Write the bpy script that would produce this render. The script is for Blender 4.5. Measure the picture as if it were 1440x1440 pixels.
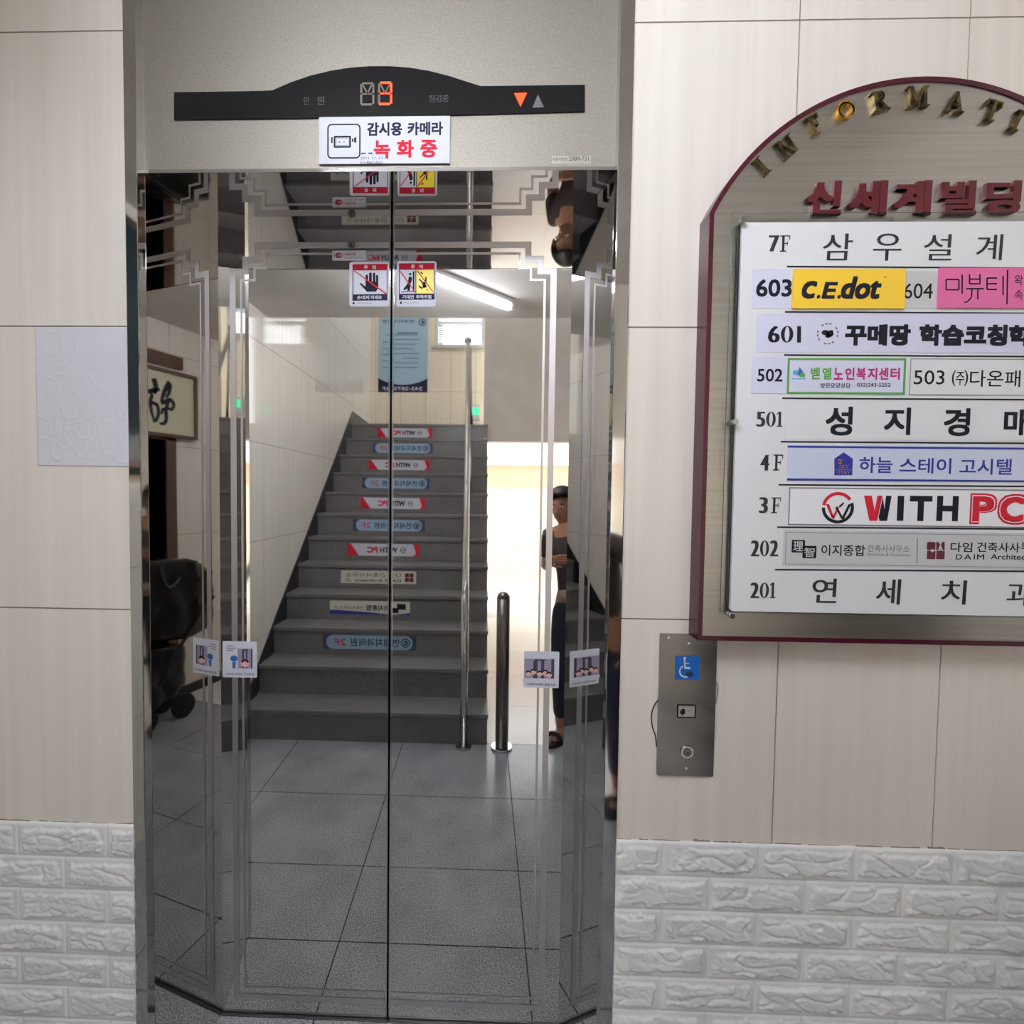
import bpy, bmesh, math, random
from mathutils import Vector, Matrix, noise
from math import sin, cos, pi, radians
random.seed(4)
SC = bpy.context.scene
COL = SC.collection
for o in list(bpy.data.objects): bpy.data.objects.remove(o)

# ------------------------------------------------------------------ camera, light, exposure
EYE = Vector((0, -1.07, 1.416)); FPX = 720.0; CX = 657.78
YAW, PITCH, ROLL = -.0291, .0375, .0112
fw = Vector((sin(YAW)*cos(PITCH), cos(YAW)*cos(PITCH), -sin(PITCH)))
_rt = Vector((cos(YAW), -sin(YAW), 0)); _up = _rt.cross(fw)
RT = cos(ROLL)*_rt + sin(ROLL)*_up; UP = -sin(ROLL)*_rt + cos(ROLL)*_up
cam = bpy.data.cameras.new('camera'); co = bpy.data.objects.new('camera', cam); COL.objects.link(co)
M = Matrix((RT, UP, -fw)).transposed().to_4x4(); M.translation = EYE
co.matrix_world = M
cam.sensor_width = 36; cam.lens = 36*FPX/1440; cam.shift_x = (720-CX)/1440; cam.clip_start = .02
SC.camera = co

SKY = 5.0
w = bpy.data.worlds.new('world'); SC.world = w; w.use_nodes = True
bg = w.node_tree.nodes['Background']; bg.inputs['Color'].default_value = (.93, .97, 1, 1); bg.inputs['Strength'].default_value = SKY
vs = SC.view_settings
SC.display_settings.display_device = 'sRGB'
vs.view_transform = 'Standard'; vs.look = 'None'; vs.exposure = 0.2; vs.gamma = 1; vs.use_curve_mapping = False
SC.cycles.max_bounces = 14; SC.cycles.glossy_bounces = 8; SC.cycles.diffuse_bounces = 6
SC.cycles.caustics_reflective = True; SC.cycles.blur_glossy = 0.5
SC.cycles.sample_clamp_indirect = 8
TUBE = 172.0

def daylight(name, loc, rot, sx, sz, power):
    l = bpy.data.lights.new(name, 'AREA'); l.shape = 'RECTANGLE'; l.size = sx; l.size_y = sz; l.energy = power
    o = bpy.data.objects.new(name, l); COL.objects.link(o); o.location = loc; o.rotation_euler = rot
    l.cycles.is_portal = True
    return o
daylight('daylight_entrance', (.62, -4.24, .99), (radians(90), 0, pi), 1.16, 1.98, 1)
daylight('daylight_window', (-.29, -4.72, 3.36), (radians(90), 0, pi), .6, .42, 1)
sun = bpy.data.lights.new('sun', 'SUN'); sun.energy = 1.9; sun.angle = radians(2); sun.color = (1, .96, .9)
so = bpy.data.objects.new('sun', sun); COL.objects.link(so); so.rotation_euler = (radians(-48), 0, radians(12))

# ------------------------------------------------------------------ helpers
def ray(px, py): return fw + RT*((px-CX)/FPX) + UP*((720-py)/FPX)
def at(px, py, Y=0.0):
    d = ray(px, py); return EYE + d*((Y-EYE.y)/d.y)
def lin(c):
    f = lambda v: (v/12.92 if v <= .04045 else ((v+.055)/1.055)**2.4)
    return tuple(f(v/255) for v in c)+(1,)
MATS = {}
def mat(name, rgb, rough=.5, metal=0, emit=0, spec=.5, coat=0):
    if name in MATS: return MATS[name]
    m = bpy.data.materials.new(name); m.use_nodes = True; b = m.node_tree.nodes['Principled BSDF']
    b.inputs['Base Color'].default_value = lin(rgb); b.inputs['Roughness'].default_value = rough; b.inputs['Metallic'].default_value = metal
    b.inputs['Specular IOR Level'].default_value = spec; b.inputs['Coat Weight'].default_value = coat
    if emit:
        b.inputs['Emission Color'].default_value = lin(rgb); b.inputs['Emission Strength'].default_value = emit
    MATS[name] = m; return m
def nodes(m): return m.node_tree.nodes, m.node_tree.links, m.node_tree.nodes['Principled BSDF']
def noise_color(m, c1, c2, scale, stretch=(1,1,1), detail=4, lo=.35, hi=.65, bump=0, bdist=.001, rough=None):
    n, l, b = nodes(m)
    tc = n.new('ShaderNodeTexCoord'); mp = n.new('ShaderNodeMapping'); mp.inputs['Scale'].default_value = stretch
    g = n.new('ShaderNodeNewGeometry')
    l.new(g.outputs['Position'], mp.inputs['Vector'])
    t = n.new('ShaderNodeTexNoise'); t.inputs['Scale'].default_value = scale; t.inputs['Detail'].default_value = detail
    l.new(mp.outputs['Vector'], t.inputs['Vector'])
    r = n.new('ShaderNodeValToRGB'); r.color_ramp.elements[0].position = lo; r.color_ramp.elements[1].position = hi
    r.color_ramp.elements[0].color = lin(c1); r.color_ramp.elements[1].color = lin(c2)
    l.new(t.outputs['Fac'], r.inputs['Fac']); l.new(r.outputs['Color'], b.inputs['Base Color'])
    if bump:
        bp = n.new('ShaderNodeBump'); bp.inputs['Strength'].default_value = bump; bp.inputs['Distance'].default_value = bdist
        l.new(t.outputs['Fac'], bp.inputs['Height']); l.new(bp.outputs['Normal'], b.inputs['Normal'])
    if rough:
        mr = n.new('ShaderNodeMapRange'); mr.inputs['To Min'].default_value = rough[0]; mr.inputs['To Max'].default_value = rough[1]
        l.new(t.outputs['Fac'], mr.inputs['Value']); l.new(mr.outputs['Result'], b.inputs['Roughness'])
    return m
PW = {}
def link(name, me, m, parent=None, center=True):
    o = bpy.data.objects.new(name, me); COL.objects.link(o)
    if m is not None:
        for x in (m if isinstance(m, list) else [m]): me.materials.append(x)
    c = Vector((0, 0, 0))
    if center and me.vertices:
        xs = [v.co for v in me.vertices]
        lo = Vector((min(v[i] for v in xs) for i in range(3))); hi = Vector((max(v[i] for v in xs) for i in range(3)))
        c = (lo+hi)/2; me.transform(Matrix.Translation(-c))
    o.location = c; PW[o] = c.copy()
    if parent is not None:
        o.parent = parent; o.matrix_parent_inverse = Matrix.Translation(-PW[parent])
    return o
def bm_obj(name, bm, m, parent=None, smooth=False):
    bmesh.ops.recalc_face_normals(bm, faces=bm.faces[:]) if smooth != 'keep' else None
    me = bpy.data.meshes.new(name); bm.to_mesh(me); bm.free()
    if smooth is True:
        for p in me.polygons: p.use_smooth = True
    return link(name, me, m, parent)
def empty(name, loc):
    o = bpy.data.objects.new(name, None); COL.objects.link(o); o.location = loc; PW[o] = Vector(loc); o.empty_display_size = .05
    return o
def tag(o, label, cat, group=None):
    o['label'] = label; o['category'] = cat
    if group: o['group'] = group
    return o
def struct(o, label=None, cat=None):
    o['kind'] = 'structure'
    if label: o['label'] = label
    if cat: o['category'] = cat
    return o
def add_box(bm, a, b, bev=0):
    x0, x1 = sorted((a[0], b[0])); y0, y1 = sorted((a[1], b[1])); z0, z1 = sorted((a[2], b[2]))
    vs_ = [bm.verts.new(p) for p in ((x0,y0,z0),(x1,y0,z0),(x1,y1,z0),(x0,y1,z0),(x0,y0,z1),(x1,y0,z1),(x1,y1,z1),(x0,y1,z1))]
    fs = [bm.faces.new([vs_[i] for i in q]) for q in ((0,3,2,1),(4,5,6,7),(0,1,5,4),(1,2,6,5),(2,3,7,6),(3,0,4,7))]
    if bev:
        es = list({e for f in fs for e in f.edges})
        bmesh.ops.bevel(bm, geom=es, offset=bev, segments=2, affect='EDGES', profile=.6)
    return fs
def box(name, a, b, m, parent=None, bev=0):
    bm = bmesh.new(); add_box(bm, a, b, bev); return bm_obj(name, bm, m, parent)
def boxes(name, lst, m, parent=None, bev=0):
    bm = bmesh.new()
    for a, b in lst: add_box(bm, a, b, bev)
    return bm_obj(name, bm, m, parent)
def quads(pts):
    n = len(pts)//2; return [[pts[i], pts[i+1], pts[2*n-2-i], pts[2*n-1-i]] for i in range(n-1)]
def add_prism(bm, pts, Y0, Y1):
    if isinstance(pts, Arc):
        for q in quads(pts): add_prism(bm, q, Y0, Y1)
        return
    """outline of (x,z) points extruded between two y planes"""
    A = [bm.verts.new((x, Y0, z)) for x, z in pts]; B = [bm.verts.new((x, Y1, z)) for x, z in pts]
    f1 = bm.faces.new(A); f2 = bm.faces.new(B[::-1])
    n = len(pts)
    for i in range(n): bm.faces.new((A[i], A[(i+1) % n], B[(i+1) % n], B[i]))
    f1.normal_update(); f2.normal_update(); bmesh.ops.triangulate(bm, faces=[f1, f2], ngon_method='EAR_CLIP')
def prism(name, pts, Y0, Y1, m, parent=None, bev=0):
    bm = bmesh.new(); add_prism(bm, pts, Y0, Y1)
    return bm_obj(name, bm, m, parent)
def add_flat(bm, pts, Y):
    if isinstance(pts, Arc):
        for q in quads(pts): bm.faces.new([bm.verts.new((x, Y, z)) for x, z in q])
        return
    f = bm.faces.new([bm.verts.new((x, Y, z)) for x, z in pts])
    f.normal_update(); bmesh.ops.triangulate(bm, faces=[f], ngon_method='EAR_CLIP')
def flat(name, polys, Y, m, parent=None):
    bm = bmesh.new()
    for p in polys: add_flat(bm, p, Y)
    return bm_obj(name, bm, m, parent)
def add_cyl(bm, p0, p1, r0, r1=None, seg=20, caps=True):
    p0 = Vector(p0); p1 = Vector(p1); r1 = r0 if r1 is None else r1
    d = (p1-p0).normalized(); a = d.orthogonal().normalized(); b = d.cross(a)
    A = [bm.verts.new(p0+(a*cos(t)+b*sin(t))*r0) for t in [2*pi*i/seg for i in range(seg)]]
    B = [bm.verts.new(p1+(a*cos(t)+b*sin(t))*r1) for t in [2*pi*i/seg for i in range(seg)]]
    for i in range(seg): bm.faces.new((A[i], A[(i+1) % seg], B[(i+1) % seg], B[i])).smooth = True
    if caps: bm.faces.new(A[::-1]); bm.faces.new(B)
def cyl(name, p0, p1, r, m, parent=None, seg=24, r1=None):
    bm = bmesh.new(); add_cyl(bm, p0, p1, r, r1, seg); 
    return bm_obj(name, bm, m, parent)
def tube(name, pts, r, m, parent=None, seg=10):
    cu = bpy.data.curves.new(name, 'CURVE'); cu.dimensions = '3D'; cu.bevel_depth = r; cu.bevel_resolution = 3
    s = cu.splines.new('NURBS'); s.points.add(len(pts)-1); s.order_u = 3; s.use_endpoint_u = True
    for q, p in zip(s.points, pts): q.co = (*p, 1)
    s.resolution_u = 6
    cu.use_fill_caps = True
    o = bpy.data.objects.new(name, cu); COL.objects.link(o)
    dg = bpy.context.evaluated_depsgraph_get(); me = bpy.data.meshes.new_from_object(o.evaluated_get(dg))
    bpy.data.objects.remove(o)
    for p in me.polygons: p.use_smooth = True
    return link(name, me, m, parent)
def oval(cx, cz, rx, rz, n=28): return [(cx+rx*cos(2*pi*i/n), cz+rz*sin(2*pi*i/n)) for i in range(n)]
def rrect(x0, z0, x1, z1, r, n=5):
    out = []
    for cx, cz, a in ((x1-r, z1-r, 0), (x0+r, z1-r, 90), (x0+r, z0+r, 180), (x1-r, z0+r, 270)):
        out += [(cx+r*cos(radians(a+90*i/n)), cz+r*sin(radians(a+90*i/n))) for i in range(n+1)]
    return out
def rect(x0, z0, x1, z1): return [(x0, z0), (x1, z0), (x1, z1), (x0, z1)]
def thick(p, q, wd):
    p = Vector(p); q = Vector(q); d = (q-p).normalized(); n = Vector((-d.y, d.x))*wd/2
    return [tuple(p+n), tuple(p-n), tuple(q-n), tuple(q+n)]
def ringstrip(x0, z0, x1, z1, t):
    return [rect(x0, z0, x1, z0+t), rect(x0, z1-t, x1, z1), rect(x0, z0+t, x0+t, z1-t), rect(x1-t, z0+t, x1, z1-t)]
class Arc(list): pass
def arcband(cx, cz, r0, r1, a0, a1, n=24):
    A = [(cx+r1*cos(radians(a0+(a1-a0)*i/n)), cz+r1*sin(radians(a0+(a1-a0)*i/n))) for i in range(n+1)]
    B = [(cx+r0*cos(radians(a0+(a1-a0)*i/n)), cz+r0*sin(radians(a0+(a1-a0)*i/n))) for i in range(n+1)]
    return Arc(A+B[::-1])
# writing: the glyph outlines of Blender's own font, filled flat, fitted to a rectangle on a surface
_TX = {}
def glyphs(s, bold=0.0):
    k = (s, bold)
    if k not in _TX:
        cu = bpy.data.curves.new('t', 'FONT'); cu.body = s; cu.size = 1; cu.offset = bold; cu.resolution_u = 3
        o = bpy.data.objects.new('t', cu); COL.objects.link(o)
        dg = bpy.context.evaluated_depsgraph_get(); me = bpy.data.meshes.new_from_object(o.evaluated_get(dg))
        bpy.data.objects.remove(o); bpy.data.curves.remove(cu)
        V = [(v.co.x, v.co.y) for v in me.vertices]; F = [tuple(p.vertices) for p in me.polygons]
        x0 = min(v[0] for v in V); x1 = max(v[0] for v in V); y0 = min(v[1] for v in V); y1 = max(v[1] for v in V)
        _TX[k] = ([((x-x0)/(x1-x0), (y-y0)/(y1-y0)) for x, y in V], F, (x1-x0)/(y1-y0))
        bpy.data.meshes.remove(me)
    return _TX[k]
def add_text(bm, s, x0, z0, x1, z1, Y, bold=0.0, shear=0, heavy=0, depth=0):
    """heavy: widen upright strokes only (a contrast like a serif face); bold: thicken all strokes"""
    V, F, asp = glyphs(s, min(bold, 0.0)); h = z1-z0; dx = heavy*h; r = max(bold, 0)*h; sg_ = 1 if x1 > x0 else -1
    offs = [(t*dx, 0) for t in ((0, .5, 1) if heavy else (0,))]
    if r: offs = [(ox+r+r*a, r*b) for ox, _ in offs for a, b in ((-1, -1), (1, -1), (1, 1), (-1, 1), (0, -1), (0, 1), (-1, 0), (1, 0), (0, 0))]
    W = abs(x1-x0)-dx-2*r; H = h-2*r
    for k, (ox, oz) in enumerate(offs):
        vv = [bm.verts.new((x0+sg_*(W*u+ox+shear*h*(v-.5)), Y-k*4e-6, z0+r+oz+H*v)) for u, v in V]
        fs = []
        for f in F:
            try: fs.append(bm.faces.new([vv[i] for i in f]))
            except ValueError: pass
        if depth:
            g_ = bmesh.ops.extrude_face_region(bm, geom=fs)
            bmesh.ops.translate(bm, verts=[g for g in g_['geom'] if isinstance(g, bmesh.types.BMVert)], vec=(0, -depth, 0))
def lettering(name, items, Y, m, parent, bold=0.02, shear=0, heavy=0, depth=0):
    """items: (string, px x0, y0, x1, y1) on the plane y = Y seen from the front"""
    o = None
    for s, a, b, c, d in items:
        bm = bmesh.new(); ym = (b+d)/2; xm = (a+c)/2
        add_text(bm, s, at(a, ym, Y).x, at(xm, d, Y).z, at(c, ym, Y).x, at(xm, b, Y).z, Y, bold, shear, heavy, depth)
        o = bm_obj(name, bm, m, parent, smooth='keep' if not depth else False)
    return o
def pxrect(a, b, c, d, Y):
    ym = (b+d)/2; xm = (a+c)/2
    return at(a, ym, Y).x, at(xm, d, Y).z, at(c, ym, Y).x, at(xm, b, Y).z
def P2(lst, Y): return [(at(x, y, Y).x, at(x, y, Y).z) for x, y in lst]

# ------------------------------------------------------------------ materials
tile = mat('wall_tile', (224, 217, 207), .12)
noise_color(tile, (221, 214, 204), (232, 226, 218), 1.0, (38, 38, 1.1), 5, .25, .75)
tile_pol = mat('polished_wall_tile', (226, 220, 211), .05); noise_color(tile_pol, (221, 215, 205), (232, 228, 221), 1.0, (38, 38, 1.1), 5, .25, .75)
grout = mat('grout', (140, 130, 120), .9)
tile2 = mat('stairwell_tile', (232, 222, 200), .16); noise_color(tile2, (227, 217, 194), (236, 228, 208), 1.0, (30, 30, 1.0), 4, .3, .7)
plaster = mat('painted_plaster', (216, 211, 205), .7); noise_color(plaster, (212, 207, 200), (220, 216, 210), 6, (1,1,1), 5)
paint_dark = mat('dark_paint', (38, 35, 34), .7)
granite = mat('grey_granite', (122, 124, 126), .2)
def speckle(m, c1, c2, scale=260, rough=.2):
    n, l, b = nodes(m)
    g = n.new('ShaderNodeNewGeometry'); t = n.new('ShaderNodeTexNoise'); t.inputs['Scale'].default_value = scale; t.inputs['Detail'].default_value = 3
    t2 = n.new('ShaderNodeTexNoise'); t2.inputs['Scale'].default_value = 5; t2.inputs['Detail'].default_value = 4
    l.new(g.outputs['Position'], t.inputs['Vector']); l.new(g.outputs['Position'], t2.inputs['Vector'])
    mx = n.new('ShaderNodeMath'); mx.operation = 'MULTIPLY_ADD'; mx.inputs[1].default_value = .25; l.new(t2.outputs['Fac'], mx.inputs[0]); l.new(t.outputs['Fac'], mx.inputs[2])
    r = n.new('ShaderNodeValToRGB'); r.color_ramp.elements[0].position = .48; r.color_ramp.elements[1].position = .76
    r.color_ramp.elements[0].color = lin(c1); r.color_ramp.elements[1].color = lin(c2)
    l.new(mx.outputs[0], r.inputs['Fac']); l.new(r.outputs['Color'], b.inputs['Base Color']); b.inputs['Roughness'].default_value = rough
speckle(granite, (104, 109, 115), (176, 180, 184), 230, .2)
stair_stone = mat('stair_granite', (96, 94, 94), .25); speckle(stair_stone, (88, 86, 87), (134, 132, 132), 260, .3)
black_stone = mat('black_stone', (40, 40, 42), .15)
white_floor = mat('white_floor_tile', (226, 220, 216), .18)
mirror = mat('mirror_steel', (212, 210, 207), .02, 1)
def wobble(m, strength, scale, stretch):
    n, l, b = nodes(m); g = n.new('ShaderNodeNewGeometry'); mp = n.new('ShaderNodeMapping'); mp.inputs['Scale'].default_value = stretch
    t = n.new('ShaderNodeTexNoise'); t.inputs['Scale'].default_value = scale; t.inputs['Detail'].default_value = 1
    l.new(g.outputs['Position'], mp.inputs['Vector']); l.new(mp.outputs['Vector'], t.inputs['Vector'])
    bp = n.new('ShaderNodeBump'); bp.inputs['Strength'].default_value = strength; bp.inputs['Distance'].default_value = .001
    l.new(t.outputs['Fac'], bp.inputs['Height']); l.new(bp.outputs['Normal'], b.inputs['Normal'])
wobble(mirror, .12, 5, (1, 1, .35))
etched = mat('etched_steel', (196, 194, 196), .42, 1)
brushed = mat('brushed_steel', (186, 182, 174), .6, 1)
noise_color(brushed, (146, 141, 133), (168, 162, 153), 260, (1, 1, 1), 6, .3, .7, rough=(.55, .72))
hairline = mat('hairline_steel', (190, 188, 182), .33, 1); noise_color(hairline, (184, 182, 175), (198, 196, 190), 3, (1, 60, 60), 4, .3, .7)
trim_steel = mat('trim_steel', (196, 195, 192), .05, 1)
plate_steel = mat('scuffed_plate_steel', (150, 148, 144), .2, 1); noise_color(plate_steel, (112, 113, 116), (158, 156, 152), 7, (1, 1, 1), 4, .3, .75, rough=(.08, .3))
dark_gap = mat('dark_gap', (10, 10, 11), .8)
black_gloss = mat('black_gloss_plastic', (16, 17, 20), .12)
white_sheet = mat('white_vinyl', (206, 209, 221), .7, spec=.2)
ink = mat('black_ink', (34, 36, 44),.75, spec=.15); navy = mat('navy_ink', (44, 42, 66),.75, spec=.15); red = mat('red_ink', (206, 44, 62),.75, spec=.15)
red2 = mat('crimson_ink', (176, 36, 52),.75, spec=.15); grey_ink = mat('grey_ink', (120, 120, 128), .6); yellow = mat('yellow_vinyl', (250, 208, 62), .4)
sign_yellow = mat('caution_yellow', (236, 216, 60), .4)
pink = mat('pink_vinyl', (226, 110, 164), .4); lav = mat('lavender_paper', (214, 216, 238), .45); green = mat('green_ink', (92, 160, 84), .5)
magenta = mat('magenta_ink', (184, 40, 120), .5); blue_ink = mat('blue_ink', (44, 52, 150), .5); paleblue = mat('pale_blue_vinyl', (205, 214, 236), .4)
greypl = mat('grey_plate', (200, 202, 204), .4); cyan = mat('cyan_ink', (90, 170, 210), .5); skin_ink = mat('peach_ink', (226, 180, 170), .5); blue_fig = mat('mid_blue_ink', (50, 110, 170), .5)
led = mat('red_led', (255, 66, 28), .3, 0, 1.7); led_off = mat('unlit_led', (92, 84, 76), .4); tri_off = mat('unlit_arrow', (96, 98, 100), .4); faint = mat('faint_print', (46, 47, 50), .4)
maroon = mat('maroon_lacquer', (72, 18, 34), .25); maroon_letter = mat('maroon_letter', (88, 16, 28), .4)
bronze = mat('tarnished_bronze', (92, 82, 58), .35, .8); noise_color(bronze, (60, 56, 44), (140, 122, 78), 60, (1,1,1), 3); gold = mat('gold_letter', (196, 150, 62), .35, .6)
board = mat('white_board', (226, 229, 232), .25); chrome = mat('chrome', (205, 205, 205), .08, 1)
emboss = mat('white_embossed_paper', (212, 213, 221), .6)
blue_sign = mat('blue_sticker', (0, 98, 186), .3)
wood = mat('brown_wood', (92, 66, 58), .4); paper_old = mat('aged_paper', (206, 202, 176), .5); black_leather = mat('black_leather', (22, 22, 24), .35)
brickm = mat('white_foam_brick', (212, 214, 215), .55); noise_color(brickm, (226, 228, 229), (236, 237, 236), 14, (1,1,1), 4)
residue = mat('glue_residue', (150, 132, 120), .9)
glass = mat('window_frost', (235, 240, 245), .4)
acryl = bpy.data.materials.new('clear_acrylic'); acryl.use_nodes = True
_b = acryl.node_tree.nodes['Principled BSDF']; _b.inputs['Transmission Weight'].default_value = 1; _b.inputs['Roughness'].default_value = .0; _b.inputs['IOR'].default_value = 1.3
_b.inputs['Base Color'].default_value = (.93, .95, .95, 1)

# ------------------------------------------------------------------ setting
DY = .247                                   # the lift doors stand this far behind the wall face
XL, XR = -1.36, 1.27                          # stair wall on the left, passage wall on the right
Y0, RISE, TREAD, NST = -1.269, .1763, .2212, 12
YL = Y0-(NST-1)*TREAD; ZL = RISE*NST; YB = -4.6
DXL, DXR, FXL, FXR, ZS = -.686, .217, -.7235, .263, 2.082
JY, HY = .02, .015                            # front edge of the jambs, face of the header panel
OXL, OXR = -.75, .291

def tiled(name, fixed, axis, face, urange, zrange, us, zs, m, gap=.003, holes=(), depth=.012):
    """a wall of single tiles; axis 'y' = plane y=fixed, 'x' = plane x=fixed; face = sign of the inward normal; us, zs joints"""
    bm = bmesh.new()
    U = [urange[0]]+sorted(u for u in us if urange[0]+.01 < u < urange[1]-.01)+[urange[1]]
    Z = [zrange[0]]+sorted(z for z in zs if zrange[0]+.01 < z < zrange[1]-.01)+[zrange[1]]
    for hu0, hu1, hz0, hz1 in holes:
        U = sorted(set(U+[hu0, hu1])); Z = sorted(set(Z+[hz0, hz1]))
    jU, jZ = set(us), set(zs)
    n_t = 0
    for i in range(len(U)-1):
        for j in range(len(Z)-1):
            uc, zc = (U[i]+U[i+1])/2, (Z[j]+Z[j+1])/2
            if any(h[0] < uc < h[1] and h[2] < zc < h[3] for h in holes): continue
            u0 = U[i]+(gap/2 if U[i] in jU else 0); u1 = U[i+1]-(gap/2 if U[i+1] in jU else 0)
            z0 = Z[j]+(gap/2 if Z[j] in jZ else 0); z1 = Z[j+1]-(gap/2 if Z[j+1] in jZ else 0)
            a, b = fixed, fixed-face*depth
            if axis == 'y': add_box(bm, (u0, a, z0), (u1, b, z1))
            else: add_box(bm, (a, u0, z0), (b, u1, z1))
            # grout bed behind
            a2, b2 = fixed-face*.002, fixed-face*.14
            fs = add_box(bm, (U[i], a2, Z[j]), (U[i+1], b2, Z[j+1])) if axis == 'y' else add_box(bm, (a2, U[i], Z[j]), (b2, U[i+1], Z[j+1]))
            for f in fs: f.material_index = 1
    return struct(bm_obj(name, bm, [m, grout]))
ZJ = [2.36, 1.758, 1.157, .556, 2.962, 3.564, 4.166]
XJ = [.617-.329*k for k in range(-6, 8)]
ZBR = .685
tiled('wall_front', 0, 'y', -1, (OXR, XR), (ZBR, 2.5), XJ, ZJ, tile)
tiled('wall_front_left', 0, 'y', -1, (XL, OXL), (ZBR, 2.5), [-.75-.329, -.75-.658], ZJ, tile)
ZJ2 = [2.31, 1.705, 1.11, .51, 2.91, 3.51, 4.11]
YJ = [-.9-.33*k for k in range(14)]
tiled('wall_left', XL, 'x', 1, (YB-.14, .14), (0, 4.6), YJ+[-.57, -.24], ZJ2, tile_pol)
tiled('wall_right', XR, 'x', -1, (-4.1, .14), (0, 4.6), YJ+[-.57, -.24], ZJ2, tile, holes=((-1.19, -.5, 0, 1.74),))
tiled('wall_back', YB, 'y', 1, (XL, .06), (ZL, 4.6), [-.1-.3*k for k in range(-1, 6)], [2.62, 3.1, 3.58, 4.06], tile2, holes=((-.59, -.01, 3.16, 3.54),))
struct(box('wall_over_entrance', (.0, -4.1, 1.98), (XR, -4.26, 4.6), plaster))
struct(box('wall_over_lobby', (XL, -1.65, 2.62), (XR, -1.5, 4.6), plaster))
struct(box('wall_front_core', (XL-.14, .42, -.1), (1.5, .56, 2.62), paint_dark))
struct(boxes('wall_shaft_sides', [((OXL+.005, .42, 0), (OXL-.14, .14, 2.5)), ((OXR-.005, .42, 0), (OXR+.14, .14, 2.5)), ((OXL, .42, ZS+.03), (OXR, .05, 2.5))], paint_dark))
struct(box('ceiling', (XL-.14, .56, 2.5), (XR+.14, -1.65, 2.62), plaster))
struct(box('ceiling_stairwell', (XL-.14, -1.5, 4.6), (XR+.14, YB-.14, 4.72), plaster))
struct(box('landing_slab', (XL, YL-.02, ZL-.14), (.04, YB, ZL), stair_stone))
# room behind the doorway in the right wall
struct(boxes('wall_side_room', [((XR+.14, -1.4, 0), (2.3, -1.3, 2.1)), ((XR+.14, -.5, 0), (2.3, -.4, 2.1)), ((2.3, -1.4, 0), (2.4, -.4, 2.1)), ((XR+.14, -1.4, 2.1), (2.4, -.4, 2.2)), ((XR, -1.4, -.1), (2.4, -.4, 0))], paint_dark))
struct(box('floor_base', (XL-.14, .56, -.22), (XR+.14, -4.2, -.1), paint_dark))
# floor of single slabs
def slabs(name, xs, ys, top, m, gap=.004):
    bm = bmesh.new()
    for i in range(len(xs)-1):
        for j in range(len(ys)-1):
            add_box(bm, (xs[i]+gap/2, ys[j]+gap/2, top-.03), (xs[i+1]-gap/2, ys[j+1]-gap/2, top))
    for f in add_box(bm, (xs[0], ys[0], top-.1), (xs[-1], ys[-1], top-.002)): f.material_index = 1
    return struct(bm_obj(name, bm, [m, mat('floor_joint', (48, 48, 50), .9)]))
slabs('floor', [XL, -1.03, -.435, .15, .74, 1.27], [-1.285, -.765, -.31, .016, .42], 0, granite)
slabs('floor_passage', [.04, .63, 1.27], [-4.2, -3.6, -3.0, -2.4, -1.8, -1.285], 0, white_floor, .002)
struct(box('baseboard_right', (XR-.008, -1.27, 0), (XR, -4.1, .065), black_stone))
# raking dark skirting along the stairs on the left wall
bm = bmesh.new()
sk = []
for k in range(NST):
    y_ = Y0-k*TREAD; sk.append((y_, RISE*(k+1)))
prof = [(Y0+.06, 0), (Y0+.06, .13)] + [(Y0-.02-(NST-1)*TREAD, ZL+.13), (YB, ZL+.1), (YB, ZL)] + [(YL, ZL-.3)]
A = [bm.verts.new((XL+.008, y, z)) for y, z in prof]; B = [bm.verts.new((XL, y, z)) for y, z in prof]
bm.faces.new(A); bm.faces.new(B[::-1])
for i in range(len(prof)): bm.faces.new((A[i], A[(i+1) % len(prof)], B[(i+1) % len(prof)], B[i]))
bm.normal_update(); bmesh.ops.triangulate(bm, faces=bm.faces[:], ngon_method='EAR_CLIP')
struct(bm_obj('baseboard_left', bm, black_stone))
# stairs
bm = bmesh.new()
for k in range(NST-1):
    y0 = Y0-k*TREAD
    add_box(bm, (XL, y0, 0 if k < 2 else RISE*(k-1)), (.04, y0-TREAD-.01, RISE*(k+1)-.025))
    add_box(bm, (XL, y0+.012, RISE*(k+1)-.025), (.045, y0-TREAD-.004, RISE*(k+1)), .004)
add_box(bm, (XL, YL, RISE*(NST-2)), (.04, YL-.1, ZL-.026)); add_box(bm, (XL, YL+.012, ZL-.025), (.045, YL-.1, ZL), .004)
struct(bm_obj('stairs', bm, stair_stone), 'grey granite stairs rising to the landing, seen mirrored in the lift doors', 'stairs')
struct(boxes('wall_under_stairs', [((.0, Y0-.3, 0), (.035, Y0-1.4, .3)), ((.0, Y0-.9, .3), (.035, YB, .6)), ((.0, Y0-1.3, .6), (.035, YB, 1.0)), ((.0, Y0-1.9, 1.0), (.035, YB, 1.5)), ((0, YL+.1, 1.5), (.035, YB, 1.97)), ((0, YB, 0), (XL, YB-.14, ZL))], plaster))
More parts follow.
